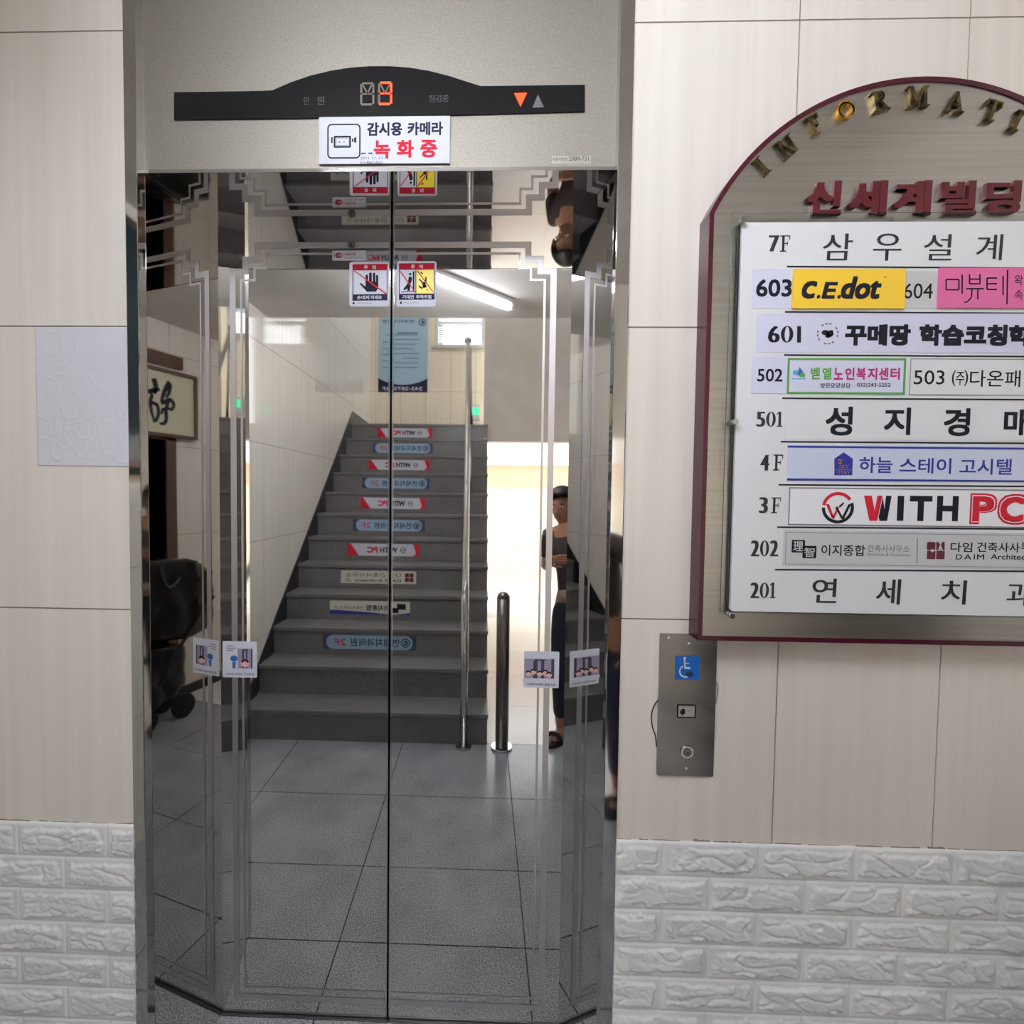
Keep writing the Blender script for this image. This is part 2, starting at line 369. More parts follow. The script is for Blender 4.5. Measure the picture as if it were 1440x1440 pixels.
# window high on the landing wall
wn = struct(boxes('window_1', [((-.59, YB-.02, 3.16), (-.56, YB-.1, 3.54)), ((-.04, YB-.02, 3.16), (-.01, YB-.1, 3.54)), ((-.56, YB-.02, 3.16), (-.04, YB-.1, 3.19)), ((-.56, YB-.02, 3.43), (-.04, YB-.1, 3.46)), ((-.56, YB-.02, 3.51), (-.04, YB-.1, 3.54))], mat('window_white', (226, 230, 234), .4)))
box('window_sill', (-.63, YB+.04, 3.135), (.0, YB-.06, 3.16), mat('sill_grey', (200, 200, 196), .4), wn)
bm = bmesh.new()
for k in range(9): add_box(bm, (-.555, YB-.03, 3.2+.025*k), (-.51, YB-.05, 3.212+.025*k))
bm_obj('louvre', bm, mat('louvre_grey', (120, 128, 132), .5), wn)
box('pane', (-.56, YB-.07, 3.19), (-.04, YB-.074, 3.51), acryl, wn)
# outside: the house across the lane
struct(box('ground', (-4, -4.2, -.12), (6, -9, -.02), mat('pale_paving', (214, 208, 200), .8)))
obk = mat('pale_brick', (238, 226, 206), .85)
n, l, b = nodes(obk); g = n.new('ShaderNodeNewGeometry'); mp = n.new('ShaderNodeMapping'); mp.inputs['Rotation'].default_value = (radians(90), 0, 0)
br = n.new('ShaderNodeTexBrick'); br.inputs['Scale'].default_value = 4; br.inputs['Color1'].default_value = lin((240, 228, 206)); br.inputs['Color2'].default_value = lin((226, 210, 186)); br.inputs['Mortar'].default_value = lin((196, 186, 172)); br.inputs['Mortar Size'].default_value = .014
l.new(g.outputs['Position'], mp.inputs['Vector']); l.new(mp.outputs['Vector'], br.inputs['Vector']); l.new(br.outputs['Color'], b.inputs['Base Color'])
nb = empty('neighbour_house', (.6, -7, 0)); tag(nb, 'sunlit pale brick house across the lane, seen through the entrance', 'house')
box('wall', (-3, -7, -.02), (5, -7.3, 1.53), obk, nb); box('brick_band', (-3, -6.97, 1.53), (5, -7.3, 1.88), mat('orange_brick', (230, 184, 156), .85), nb)
box('fascia', (-3, -6.9, 1.88), (5, -7.3, 2.3), mat('white_render', (238, 234, 228), .8), nb)

# ------------------------------------------------------------------ foam brick panels under the tiles
def brick_panel(name, x0, x1, joints_odd, joints_even, seed):
    rows = [ZBR-.0737*k for k in range(11)]
    step = .0027
    nx = int((x1-x0)/step)+1; nz = int(ZBR/step)+1
    V, F = [], []
    sm = lambda t: 0 if t <= 0 else 1 if t >= 1 else t*t*(3-2*t)
    def relief(x, z):
        r = min(9, int((ZBR-z)/.0737)); zt = ZBR-.0737*r; dz = min(zt-z, z-(zt-.0737))
        J = joints_even if r % 2 == 0 else joints_odd
        L = .199; t = ((x-J) % L); dx = min(t, L-t); bi = math.floor((x-J)/L)
        e = min(dx, dz)
        h = .0026*sm(e/.0042)                                     # flat margin round every brick
        n1 = noise.fractal(Vector((x*30+bi*7.3, z*46+r*3.1, seed)), .8, 2, 4)
        isl = sm((e-.0118+.0075*n1)/.0034)                        # broken outline of the chiselled face
        q = Vector((x*17+z*8+bi*5.1, z*34+r*9.7, seed+5))
        c1 = abs(noise.noise(q)); c2 = abs(noise.noise(q*2.3+Vector((9, 1, 4))))
        face = .0048+.0022*noise.fractal(q*.7, 1, 2, 2)-.0034*max(0, 1-c1/.13)-.0018*max(0, 1-c2/.16)
        return h + isl*face + .0004*n1
    for j in range(nz):
        z = ZBR*j/(nz-1)
        for i in range(nx):
            x = x0+(x1-x0)*i/(nx-1); V.append((x, -.004-relief(x, z), z))
    for j in range(nz-1):
        for i in range(nx-1):
            a = j*nx+i; F.append((a, a+1, a+nx+1, a+nx))
    # closed sides down to the wall
    base = len(V)
    ring = [i for i in range(nx)]+[j*nx+nx-1 for j in range(1, nz)]+[(nz-1)*nx+i for i in range(nx-2, -1, -1)]+[j*nx for j in range(nz-2, 0, -1)]
    for k in ring: V.append((V[k][0], .0, V[k][2]))
    m_ = len(ring)
    for k in range(m_): F.append((ring[k], base+k, base+(k+1) % m_, ring[(k+1) % m_]))
    me = bpy.data.meshes.new(name); me.from_pydata(V, [], F); me.update()
    for p in me.polygons: p.use_smooth = True
    return struct(link(name, me, brickm))
brick_panel('wall_front_brick', OXR, XR, at(995, 1260).x, at(930.5, 1210).x, 1.3)
brick_panel('wall_front_left_brick', XL, OXL, at(94, 1230).x, at(153, 1180).x, 7.7)
struct(boxes('wall_front_base', [((OXR, .001, 0), (XR, .14, ZBR)), ((XL, .001, 0), (OXL, .14, ZBR))], grout))
# ragged line of old glue along the top of the panels
def ragged(name, x0, x1):
    bm = bmesh.new(); x = x0
    while x < x1:
        wd = random.uniform(.015, .07); h = random.choice((.0015, .002, .003, .0055))
        pts = [(x, ZBR-.001), (x+wd, ZBR-.001)] + [(x+wd*(1-k/5), ZBR+h*random.uniform(.4, 1)) for k in range(6)]
        add_prism(bm, pts, -.0008, .0); x += wd*random.uniform(.8, 1.6)
    return struct(bm_obj(name, bm, residue))
ragged('trim_glue', OXR+.005, XR); ragged('trim_glue_left', XL+.3, OXL-.01)

# ------------------------------------------------------------------ lift entrance: frame, header, jambs, doors
# flat outer trim strips
struct(box('trim_1', (OXL, -.006, 0), (FXL, JY, 2.5), trim_steel, bev=.0015)); struct(box('trim_2', (FXR, -.006, 0), (OXR, JY, 2.5), trim_steel, bev=.0015))
hd = struct(box('trim_4', (FXL, HY, ZS+.005), (FXR, .05, 2.5), brushed), 'brushed steel panel over the lift doors carrying the floor display', 'panel')
box('lip', (FXL, HY-.002, ZS-.001), (FXR, HY+.001, ZS+.006), chrome, hd)
box('trim_5_core', (FXL, .03, ZS+.001), (FXR, .26, ZS+.03), dark_gap); bpy.data.objects['trim_5_core']['kind'] = 'structure'; bpy.data.objects['trim_5_core'].name = 'trim_5'
def quad(name, pts, m, parent=None):
    bm = bmesh.new(); f = bm.faces.new([bm.verts.new(p) for p in pts]); return bm_obj(name, bm, m, parent, smooth='keep')
def slab4(name, pts, vec, m, parent=None):
    bm = bmesh.new(); A = [bm.verts.new(p) for p in pts]; B = [bm.verts.new(Vector(p)+Vector(vec)) for p in pts]
    bm.faces.new(A); bm.faces.new(B[::-1])
    for i in range(4): bm.faces.new((A[i], A[(i+1) % 4], B[(i+1) % 4], B[i]))
    return bm_obj(name, bm, m, parent)
struct(slab4('trim_6', [(DXL, DY+.002, 0), (FXL, JY, 0), (FXL, JY, ZS), (DXL, DY+.002, ZS)], (-.012, 0, 0), mirror))
struct(slab4('trim_7', [(DXR, DY+.002, 0), (FXR, JY, 0), (FXR, JY, ZS), (DXR, DY+.002, ZS)], (.012, 0, 0), mirror))
struct(slab4('trim_8', [(FXL, HY, ZS), (FXR, HY, ZS), (DXR, DY+.002, ZS), (DXL, DY+.002, ZS)], (0, 0, .004), mirror))
XC = at(549, 720, DY).x
d1 = struct(box('door_1', (DXL-.03, DY, .003), (XC-.0024, DY+.03, ZS+.03), mirror, bev=.0022), 'left mirror steel lift door leaf with etched lines, closed', 'door')
d2 = struct(box('door_2', (XC+.0024, DY, .003), (DXR+.03, DY+.03, ZS+.03), mirror, bev=.0022), 'right mirror steel lift door leaf with etched lines, closed', 'door')
struct(box('wall_lift_car', (DXL-.06, DY+.04, 0), (DXR+.06, DY+.06, 2.4), dark_gap))
struct(boxes('trim_9', [((DXL, .238, .0), (DXR, DY+.05, .002)), ((DXL, .242, .002), (DXR, .2445, .003))], mat('sill_steel', (96, 96, 98), .3, 1)))
# etched art-deco borders on the leaves (matt lines on the polished steel)
YE = DY-.0006
def px2x(p): return at(p, 360, DY).x
def pz(p, px=450): return at(px, p, DY).z
def poly_line(pts, wd):
    out = []
    for (x0, z0), (x1, z1) in zip(pts, pts[1:]):
        h = wd/2
        out.append(rect(min(x0, x1)-h, min(z0, z1)-h, max(x0, x1)+h, max(z0, z1)+h))
    return out
ux = px2x(550)
def border(side):
    S = lambda px: (px2x(px) if side < 0 else 2*XC-px2x(px)) + (0.0)
    ctr = XC+side*.011
    zt = lambda py: pz(py)
    zb_t, zb_n = pz(1404, 430), pz(1391, 430)
    big = [(ctr, zt(345)), (S(362), zt(345)), (S(362), zt(365)), (S(345), zt(365)), (S(345), zt(382)), (S(327), zt(382)), (S(327), zb_t), (ctr, zb_t)]
    small = [(ctr, zt(357)), (S(374), zt(357)), (S(374), zt(377)), (S(358), zt(377)), (S(358), zt(394)), (S(339), zt(394)), (S(339), zb_n), (ctr, zb_n)]
    par = d1 if side < 0 else d2
    def boxs(name, pts, wd):
        bm = bmesh.new()
        for i, r in enumerate(poly_line(pts, wd)):
            y = YE-.00002*(i % 2)
            add_flat(bm, r, y)
        o = bm_obj(name, bm, etched, par)
        return o
    boxs('etched_border', big, .0155); boxs('etched_line', small, .0058)
border(-1); border(1)
# edges of the door leaves catch the light
for s, par in ((-1, d1), (1, d2)):
    box('edge_strip', (XC+s*.0026, DY-.001, .008), (XC+s*.0066, DY+.002, ZS-.002), chrome, par)

# ------------------------------------------------------------------ floor display on the header
YH = HY-.0005
def hx(pts, Y=YH): return P2(pts, Y)
arch = [(246, 131.5), (300, 130.7), (350, 130), (383.6, 129), (410, 117.5), (437.8, 108), (465.5, 101.4), (493, 97), (521, 95), (548, 95), (575.5, 97), (603, 101.4), (631, 108.5), (653, 115.6), (675.5, 122.8),
        (750, 122), (822, 121), (822, 158), (640, 163), (450, 167), (247, 169.5)]
disp = empty('floor_display', tuple(at(534, 145, HY))); tag(disp, 'black arched lift floor display showing 3 and a lit down arrow', 'display')
bot = lambda x: 169.5+(167-169.5)*(x-247)/203 if x < 450 else 167-4*(x-450)/190 if x < 640 else 163-5*(x-640)/182
top_ = arch[:17]
prism('display_panel', Arc(hx(top_)+hx([(x, bot(x)) for x, y in top_])[::-1]), HY-.004, HY+.003, black_gloss, disp)
YD = HY-.0046
def seg_digit(cx, cy, wpx, hpx, on, off_parts, lean=.0):
    x0, z0, x1, z1 = pxrect(cx-wpx/2, cy-hpx/2, cx+wpx/2, cy+hpx/2, YD)
    t = (x1-x0)*.15; zm = (z0+z1)/2
    segs = dict(a=thick((x0+t, z1-t/2), (x1-t*.6, z1-t/2), t), b=thick((x1-t/2, z1-t*.7), (x1-t/2, zm+t*.3), t), c=thick((x1-t/2, zm-t*.3), (x1-t/2, z0+t*.7), t),
                d=thick((x0+t*.6, z0+t/2), (x1-t, z0+t/2), t), e=thick((x0+t/2, z0+t*.7), (x0+t/2, zm-t*.3), t), f=thick((x0+t/2, zm+t*.3), (x0+t/2, z1-t*.7), t),
                g=thick((x0+t, zm), ((x0+x1)/2-.2*t, zm), t*.8), h=thick(((x0+x1)/2+.2*t, zm), (x1-t, zm), t*.8),
                i=thick((x0+t*1.2, z1-t*1.2), ((x0+x1)/2-.3*t, zm+t*.8), t*.7), j=thick((x1-t*1.2, z1-t*1.2), ((x0+x1)/2+.3*t, zm+t*.8), t*.7))
    flat('digit_segment', [segs[k] for k in off_parts], YD, led_off, disp)
    if on: 
        o = flat('lit_digit', [segs[k] for k in on], YD-.0003, led, disp); o['label'] = 'glowing orange 3'
seg_digit(516.5, 132, 20, 33, '', 'abcdefghij'); seg_digit(541.5, 131.5, 20, 33, 'abcdgh', 'efij')
o = flat('down_arrow', [hx([(723, 131), (741, 130.5), (732, 150)], YD)], YD, led, disp); o['label'] = 'glowing orange down arrow'
flat('up_arrow', [hx([(748.5, 151.5), (765, 151), (756.5, 133)], YD)], YD, tri_off, disp)
lettering('print', [('만', 427, 136, 436, 148), ('원', 446, 135.5, 456, 147.5), ('점검중', 603, 133.5, 631, 144)], YD, faint, disp, .01)

# ------------------------------------------------------------------ stickers on the lift
def sheet(name, px, Y, m, rad=.003, th=.0008, parent=None):
    x0, z0, x1, z1 = pxrect(*px, Y)
    return prism(name, rrect(x0, z0, x1, z1, rad), Y, Y-th, m, parent)
cc = sheet('camera_sticker', (448.6, 164.2, 632.6, 230.4), HY-.0042, white_sheet, .001); tag(cc, 'white sticker with camera icon warning of recording, under the floor display', 'sticker')
Yc = HY-.0053
def rr_outline(px, t, Y, r):
    x0, z0, x1, z1 = pxrect(*px, Y); A = rrect(x0, z0, x1, z1, r); B = rrect(x0+t, z0+t, x1-t, z1-t, max(r-t, .0005))
    return [[A[i], A[(i+1) % len(A)], B[(i+1) % len(A)], B[i]] for i in range(len(A))]
flat('icon_frame', rr_outline((460.2, 174, 507, 223), .0028, Yc, .009), Yc, ink, cc)
flat('camera_icon', rr_outline((469.3, 191, 493.5, 207.8), .0036, Yc, .002)+rr_outline((472.8, 194.4, 490.4, 204.6), .0006, Yc, .001)+[P2([(465.8, 193), (467.8, 193), (467.8, 201.2), (465.8, 201.2)], Yc)]
     + [P2(q, Yc) for q in ([(495, 195), (497, 194.6), (497, 199.8), (495, 199.6)], [(498, 194), (501, 192.4), (501, 201.4), (498, 200)])]
     + [oval(*pxrect(477.5, 199.4, 478, 199.9, Yc)[:2], .0014, .0014, 8), oval(*pxrect(484, 199.2, 484.5, 199.7, Yc)[:2], .0014, .0014, 8)], Yc, ink, cc)
lettering('lettering', [('감시용', 516.4, 171.9, 565.6, 191), ('카메라', 573.2, 171.2, 623, 190.3)], Yc, navy, cc, .036)
lettering('red_lettering', [('녹', 525.6, 197.4, 548.8, 223), ('화', 558, 197, 582, 221.8), ('중', 591, 196.6, 614.5, 221.5)], Yc, red, cc, .036)
lettering('stamp', [('2011 11. 11', 507, 220.4, 537.5, 224), ('011-8067-4263', 506.5, 227, 537.5, 230)], Yc-.0004, navy, cc, .0)
flat('stamp_line', [P2([(508, 215), (514, 214.9), (514, 216.6), (508, 216.7)], Yc), P2([(518, 214.8), (524, 214.7), (524, 216.3), (518, 216.4)], Yc)], Yc-.0003, navy, cc)
nb_ = sheet('number_sticker', (776, 219, 831, 230), HY-.0002, mat('clear_film', (180, 176, 168), .35, .6), .001, .0003); tag(nb_, 'small clear sticker with the lift number at the header edge', 'sticker')
lettering('lettering', [('승강기번호', 777, 221.5, 798, 226), ('2084-751', 800, 219.6, 828, 226)], HY-.0008, ink, nb_, .0)
# safety stickers on the leaves
YS = DY; Y2 = DY-.0011; Y3 = DY-.0014
def bevel_sheet(name, px, rad=.006): return sheet(name, px, DY+.0002, white_sheet, rad, .0011)
hs = bevel_sheet('warning_sticker', (491.5, 368.6, 547.6, 431)); tag(hs, 'warning sticker with a struck-out hand, on the left lift door', 'sticker', 'lift door warning stickers')
flat('red_header', [P2([(495.6, 371.6), (544.8, 371), (544.8, 380), (495.6, 380.4)], Y2)], Y2, red2, hs)
flat('navy_frame', [P2(q, Y2) for q in ([(495.6, 380), (496.8, 380), (496.8, 415), (495.6, 415)], [(543.8, 380), (544.8, 380), (544.8, 415), (543.8, 415)], [(495.6, 414), (544.8, 413.4), (544.8, 422.4), (495.6, 423)])], Y2, navy, hs)
hand = [(505.2, 398.5), (507.5, 398), (514, 403), (514, 388), (514.7, 386.3), (517, 386.3), (517.6, 388), (518, 396.5), (519, 396.5), (519, 384.6), (520, 383.3), (522, 383.3), (522.8, 384.8), (522.9, 395.8), (524.2, 395.8), (524.3, 384.6), (525, 383.6), (527, 383.6), (527.7, 385), (527.9, 396.2), (528.7, 396.2), (528.7, 388), (529.5, 386.6), (531.2, 386.6), (531.9, 388), (531.9, 405), (528.8, 410), (516, 410.3), (512.5, 406.5)]
flat('hand_symbol', [P2(hand, Y2)], Y2, ink, hs)
flat('red_bar', [P2([(497, 380.8), (499.4, 380.8), (543.6, 412.4), (543.6, 413.6), (542, 413.6)], Y3)], Y3, red, hs)
lettering('lettering', [('주', 512, 373.2, 517.4, 378.8), ('의', 523.3, 373, 528.6, 378.8), ('손대지', 502, 415.6, 519.2, 421), ('마세요', 521.5, 415.4, 537, 420.8)], Y3, white_sheet, hs, .03)
lettering('small_print', [('한국승강기안전공단', 502, 425.2, 523, 427.6)], Y3, grey_ink, hs, 0); flat('print_mark', [P2([(496, 424.8), (498.6, 424.8), (498.6, 427.8), (496, 427.8)], Y3)], Y3, ink, hs)
ls = bevel_sheet('warning_sticker', (558, 367.6, 613.6, 431.6)); tag(ls, 'warning sticker with a leaning figure and a falling figure, on the right lift door', 'sticker', 'lift door warning stickers')
flat('red_header', [P2([(561, 370.4), (611, 369.8), (611, 379), (561, 379.4)], Y2)], Y2, red2, ls)
flat('yellow_panel', [P2([(585.4, 379.2), (610, 379), (610, 412.8), (585.4, 413)], Y2)], Y2, sign_yellow, ls)
flat('navy_frame', [P2(q, Y2) for q in ([(561, 379.4), (562, 379.4), (562, 414), (561, 414)], [(610, 379), (611, 379), (611, 414), (610, 414)], [(561, 413.2), (611, 412.8), (611, 421.2), (561, 421.8)], [(584.3, 379.2), (585.4, 379.2), (585.4, 413.2), (584.3, 413.2)])], Y2, navy, ls)
flat('leaning_figure', [oval(at(576.8, 385.4, Y3).x, at(576.8, 385.4, Y3).z, .0031, .0031, 12), P2([(575, 389), (578.6, 389), (579.6, 393), (577.4, 399), (576.4, 409), (572.4, 409), (573, 405.6), (568, 408.6), (567.4, 406), (573, 399)], Y3), P2([(580.4, 381.5), (582.8, 381.5), (582.8, 410.4), (564, 411), (564, 409.8), (580.4, 409.4)], Y3)], Y3, ink, ls)
flat('falling_figure', [oval(at(596.6, 402.6, Y3).x, at(596.6, 402.6, Y3).z, .0029, .0029, 12), P2([(593.6, 397), (598, 396), (600, 404), (595, 405)], Y3), P2([(589.5, 391.4), (594.5, 396), (593.6, 398), (588.8, 393)], Y3), P2([(598, 389), (599.8, 389), (600, 398), (597.4, 397)], Y3), P2([(588.8, 401), (594.6, 405), (593.4, 406.6), (588.8, 403)], Y3), P2([(592, 382), (595, 384.5), (593.6, 385.6), (591, 383.4)], Y3), P2([(599, 405.4), (602, 408), (600.6, 408.8)], Y3)], Y3, ink, ls)
flat('red_bar', [P2([(562, 381.6), (563.4, 381), (583.8, 409.6), (583.8, 411.6)], Y3), P2([(586, 381), (587.6, 380.4), (609.4, 410.2), (608.4, 411)], Y3)], Y3-.0002, red, ls)
lettering('lettering', [('주', 578, 372.2, 583.4, 378), ('의', 589.4, 372, 594.6, 377.8), ('기대면', 566, 415, 582, 420.2), ('추락위험', 585, 414.8, 606.6, 420)], Y3, white_sheet, ls, .03)
lettering('small_print', [('한국승강기안전공단', 568, 424.6, 590, 427)], Y3, grey_ink, ls, 0); flat('print_mark', [P2([(562.4, 424.2), (565, 424.2), (565, 427.2), (562.4, 427.2)], Y3)], Y3, ink, ls)
ss = sheet('report_sticker', (467.4, 352.7, 514.4, 366.4), DY+.0002, white_sheet, .002, .0012); tag(ss, 'small white sticker with a red oval, high on the left lift door', 'sticker')
flat('red_oval', [oval(at(476, 359.4, Y2).x, at(476, 359.4, Y2).z, .0108, .0067)], Y2, red2, ss)
lettering('lettering', [('고장신고 및', 484, 355.8, 499.8, 359.2)], Y3, red2, ss, .03); lettering('oval_lettering', [('119', 471.5, 357.6, 480.6, 361.4)], Y3, white_sheet, ss, .04); lettering('small_print', [('긴급상황 연락 주세요', 484, 361.2, 512, 363.6)], Y3, ink, ss, .0)
em = empty('maker_emblem', tuple(at(494.6, 344.2, DY))); tag(em, 'small round grey emblem with an L on the etched line, left lift door', 'emblem')
cyl('disc', at(494.6, 344.2, DY), at(494.6, 344.2, DY)+Vector((0, -.0016, 0)), .0103, mat('emblem_grey', (112, 122, 124), .4, .5), em)
lettering('letter', [('L', 492.8, 340.6, 497.2, 347.6)], DY-.0019, ink, em, .04)
def rider_sticker(px, pic, label, left):
    s = bevel_sheet('safety_sticker', px, .003); tag(s, label, 'sticker', 'pictured safety stickers on the lift doors')
    x0, z0, x1, z1 = pxrect(*pic, Y2); W, H = x1-x0, z1-z0
    flat('picture', [rect(x0, z0, x1, z1)], Y2, mat('lift_lilac', (150, 142, 168), .5), s)
    flat('picture_door', [rect(x0+W*.3, z0, x0+W*.44, z1-H*.1), rect(x0+W*.56, z0, x0+W*.66, z1-H*.1), rect(x0+W*.34, z1-H*.1, x0+W*.7, z1-H*.03), rect(x0+W*.9, z0, x1, z1)], Y3, mat('dark_lilac', (62, 56, 76), .5), s)
    faces = [(.5, .26)] if left else [(.14, .25), (.3, .33), (.52, .25), (.7, .3), (.82, .2)]
    for fx, fz in faces:
        cx, cz = x0+W*fx, z0+H*fz; r = .19*H if left else .14*H
        flat('picture_face', [oval(cx, cz, r*1.15, r, 14)], Y3-.0001, skin_ink, s)
        flat('picture_hair', [arcband(cx, cz, r*.55, r*1.1, 15, 165, 8)], Y3-.0002, ink, s)
    flat('caption_band', [rect(x0-.004 if left is False else px2x(px[0]+3), z0-.009, px2x(px[2]-3), z0-.002)], Y2, mat('caption_lilac', (206, 206, 222), .5), s)
    return s
s1 = rider_sticker((313.3, 901.8, 361.4, 952.4), (334.3, 912.2, 355, 940), 'safety sticker with a lift picture and blue shape, low on the left lift door', True)
flat('blue_shape', [P2([(326.5, 931), (332, 931), (331, 940), (327, 940)], Y3), oval(at(329, 926, Y3).x, at(329, 926, Y3).z, .010, .0085, 16)], Y3, blue_fig, s1)
flat('text_line', [P2(q, Y3) for q in ([(318.5, 907.6), (328, 907.4), (328, 908.6), (318.5, 908.8)], [(318.5, 911), (332, 910.7), (332, 911.8), (318.5, 912.1)], [(318.5, 914), (328, 913.8), (328, 915), (318.5, 915.2)])], Y3, grey_ink, s1)
lettering('caption', [('손대지 마세요 안전하게', 318, 946.4, 357, 949.8)], Y3, ink, s1, .01)
s2 = rider_sticker((736.7, 916.2, 786, 967), (737.4, 926.4, 779.4, 954), 'safety sticker picturing a row of faces, low on the right lift door', False)
lettering('caption', [('기대지 마세요 문을 조심', 741, 961, 781, 964.4)], Y3, ink, s2, .01)

# ------------------------------------------------------------------ directory sign on the right
sg = empty('directory_sign', (.83, 0, 1.13)); tag(sg, 'arched maroon-edged building directory sign on the wall right of the lift', 'sign')
XS, ZT, RS, ZA = .83, 2.214, .441, 1.773
XW = .398
def sign_outline(inset):
    r = RS-inset; w_ = XW-inset; zb = 1.127+inset
    a = math.asin(min(1, w_/r)); pts = [(XS-w_, zb), (XS+w_, zb)]
    n_ = 48
    for i in range(n_+1):
        t = a-2*a*i/n_; pts.append((XS+r*sin(t), ZA+r*cos(t)))
    return pts
bm = bmesh.new(); A = sign_outline(0); B = sign_outline(.009)
va = [bm.verts.new((x, 0, z)) for x, z in A]; vb = [bm.verts.new((x, -.045, z)) for x, z in A]; vc = [bm.verts.new((x, -.045, z)) for x, z in B]; vd = [bm.verts.new((x, -.041, z)) for x, z in B]
N = len(A)
for i in range(N):
    j = (i+1) % N
    bm.faces.new((va[i], va[j], vb[j], vb[i])); bm.faces.new((vb[i], vb[j], vc[j], vc[i])); bm.faces.new((vc[i], vc[j], vd[j], vd[i]))
bm_obj('frame', bm, maroon, sg)
prism('backing_panel', sign_outline(.0085), -.0005, -.0425, hairline, sg)
# raised curved heading, letter by letter
def serif(ch):
    if ch == '1': return [[(.17, .05), (.40, .05), (.40, 1), (.17, 1)], [(.02, 0), (.56, 0), (.56, .06), (.02, .06)], [(.2, 1), (.0, .86), (.0, .8), (.2, .88)]], .58
    if ch == '0': return [arcband(.3, .5, .0, .0, 0, 1, 1)], .6
    R = lambda x0, y0, x1, y1: [(x0, y0), (x1, y0), (x1, y1), (x0, y1)]
    D = lambda x0, x1, y0, X0, X1, y1: [(x0, y0), (x1, y0), (X1, y1), (X0, y1)]
    sf = lambda x0, x1: [R(x0, 0, x1, .07), R(x0, .93, x1, 1)]
    if ch == 'I': return [R(.19, .05, .36, .95)]+sf(.05, .5), .55
    if ch == 'N': return [R(.12, .05, .2, .95), R(.72, .05, .8, .95), D(.12, .3, .97, .62, .8, .03), R(0, 0, .32, .07), R(0, .93, .25, 1), R(.58, .93, .95, 1)], .95
    if ch == 'F': return [R(.13, .05, .3, .95), R(.0, 0, .43, .07), R(0, .93, .68, 1), R(.62, .74, .68, .95), R(.3, .47, .5, .54), R(.47, .38, .53, .63)], .68
    if ch == 'R': return [R(.13, .05, .3, .95), R(0, 0, .43, .07), R(0, .93, .45, 1), arcband(.42, .73, .19, .27, 70, -90, 10), arcband(.4, .73, .12, .27, 60, -60, 8), R(.28, .46, .45, .53), D(.34, .5, .5, .66, .84, .02), R(.66, 0, .9, .07)], .85
    if ch == 'M': return [R(.13, .05, .2, .95), R(.83, .05, 1.0, .95), D(.12, .3, .97, .46, .6, .06), D(.46, .56, .06, .84, .9, .97), R(0, 0, .33, .07), R(.7, 0, 1.12, .07), R(0, .93, .26, 1), R(.86, .93, 1.12, 1)], 1.12
    if ch == 'A': return [D(.1, .17, .03, .4, .47, .97), D(.62, .82, .03, .37, .53, .99), R(.24, .3, .62, .37), R(0, 0, .28, .07), R(.52, 0, .94, .07)], .94
    if ch == 'T': return [R(.31, .05, .48, .95), R(.18, 0, .61, .07), R(0, .92, .79, 1), R(0, .72, .06, .95), R(.73, .72, .79, .95)], .79
    if ch == 'O': return [arcband(.42, .5, .33, .5, 50, 130, 10), arcband(.42, .5, .33, .42, 0, 360, 36), arcband(.36, .5, .25, .36, 110, 250, 12), arcband(.48, .5, .25, .36, -70, 70, 12)], .84
    return [R(0, 0, .3, 1)], .4
heads = [('I', 1072, 233), ('N', 1107.7, 205.5), ('F', 1145.7, 175), ('O', 1190, 155), ('R', 1237.7, 141.7), ('M', 1291.7, 135), ('A', 1345, 142.7), ('T', 1396.7, 155), ('I', 1432, 169)]
pos = []
for ch, px, py in heads: p = at(px, py, -.05); pos.append((ch, p.x, p.z))
for ch, i in (('O', 1), ('N', 0)): pos.append((ch, 2*XS-pos[i][1], pos[i][2]))
for ch, x, z in pos:
    th = math.atan2(x-XS, z-ZA)*.93; hgt = .0375
    ps, wd = serif(ch); bm = bmesh.new()
    for q in ps:
        pts = []
        for u, v in q:
            lx, lz = (u-wd/2)*hgt*.95, (v-.5)*hgt
            pts.append((x+lx*cos(th)+lz*sin(th), z-lx*sin(th)+lz*cos(th)))
        add_prism(bm, Arc(pts) if isinstance(q, Arc) else pts, -.042, -.051)
    o = bm_obj('heading_letter', bm, gold if ch == 'O' and x < XS else bronze, sg)
    if ch == 'O' and x < XS: o['label'] = 'gold letter O'
for s_, a, b, c, d in [('신', 1131.7, 257.5, 1180, 304.5), ('세', 1190.7, 257, 1243.3, 305), ('계', 1253.3, 257, 1305, 305), ('빌', 1318.3, 257.3, 1368.3, 305), ('딩', 1380.7, 257, 1430, 304)]:
    lettering('name_letter', [(s_, a, b, c, d)], -.0425, maroon_letter, sg, .032, .03, .05, .008)
# raised white board with the tenants, on stand-off screws
YBd = -.058
bx0, bz0, bx1, bz1 = at(1035, 600, YBd).x, at(1200, 862.5, YBd).z, 2*XS-at(1035, 600, YBd).x, at(1250, 312, YBd).z
bd = prism('tenant_board', rrect(bx0, bz0, bx1, bz1, .006), -.0445, YBd, board, sg)
prism('board_edge', rrect(bx0-.003, bz0-.003, bx1+.003, bz1+.001, .006), -.0445, -.050, mat('board_edge_dark', (70, 68, 66), .4), sg)
cx0, cz1 = at(1026, 500, -.06).x, at(1230, 296, -.06).z
prism('clear_cover', rect(cx0, bz0-.004, 2*XS-cx0, cz1), -.0502, -.0535, acryl, sg)
for px, py in ((1046.5, 308.5), (1034.5, 593), (1029.5, 866)):
    p = at(px, py, -.07)
    for X in (p.x, 2*XS-p.x):
        bm = bmesh.new(); add_cyl(bm, (X, -.042, p.z), (X, -.066, p.z), .0042, None, 14); add_cyl(bm, (X, -.064, p.z), (X, -.072, p.z), .0062, .0052, 16)
        bm_obj('standoff_screw', bm, chrome, sg)
YP = YBd-.0008; YT = YP-.0009
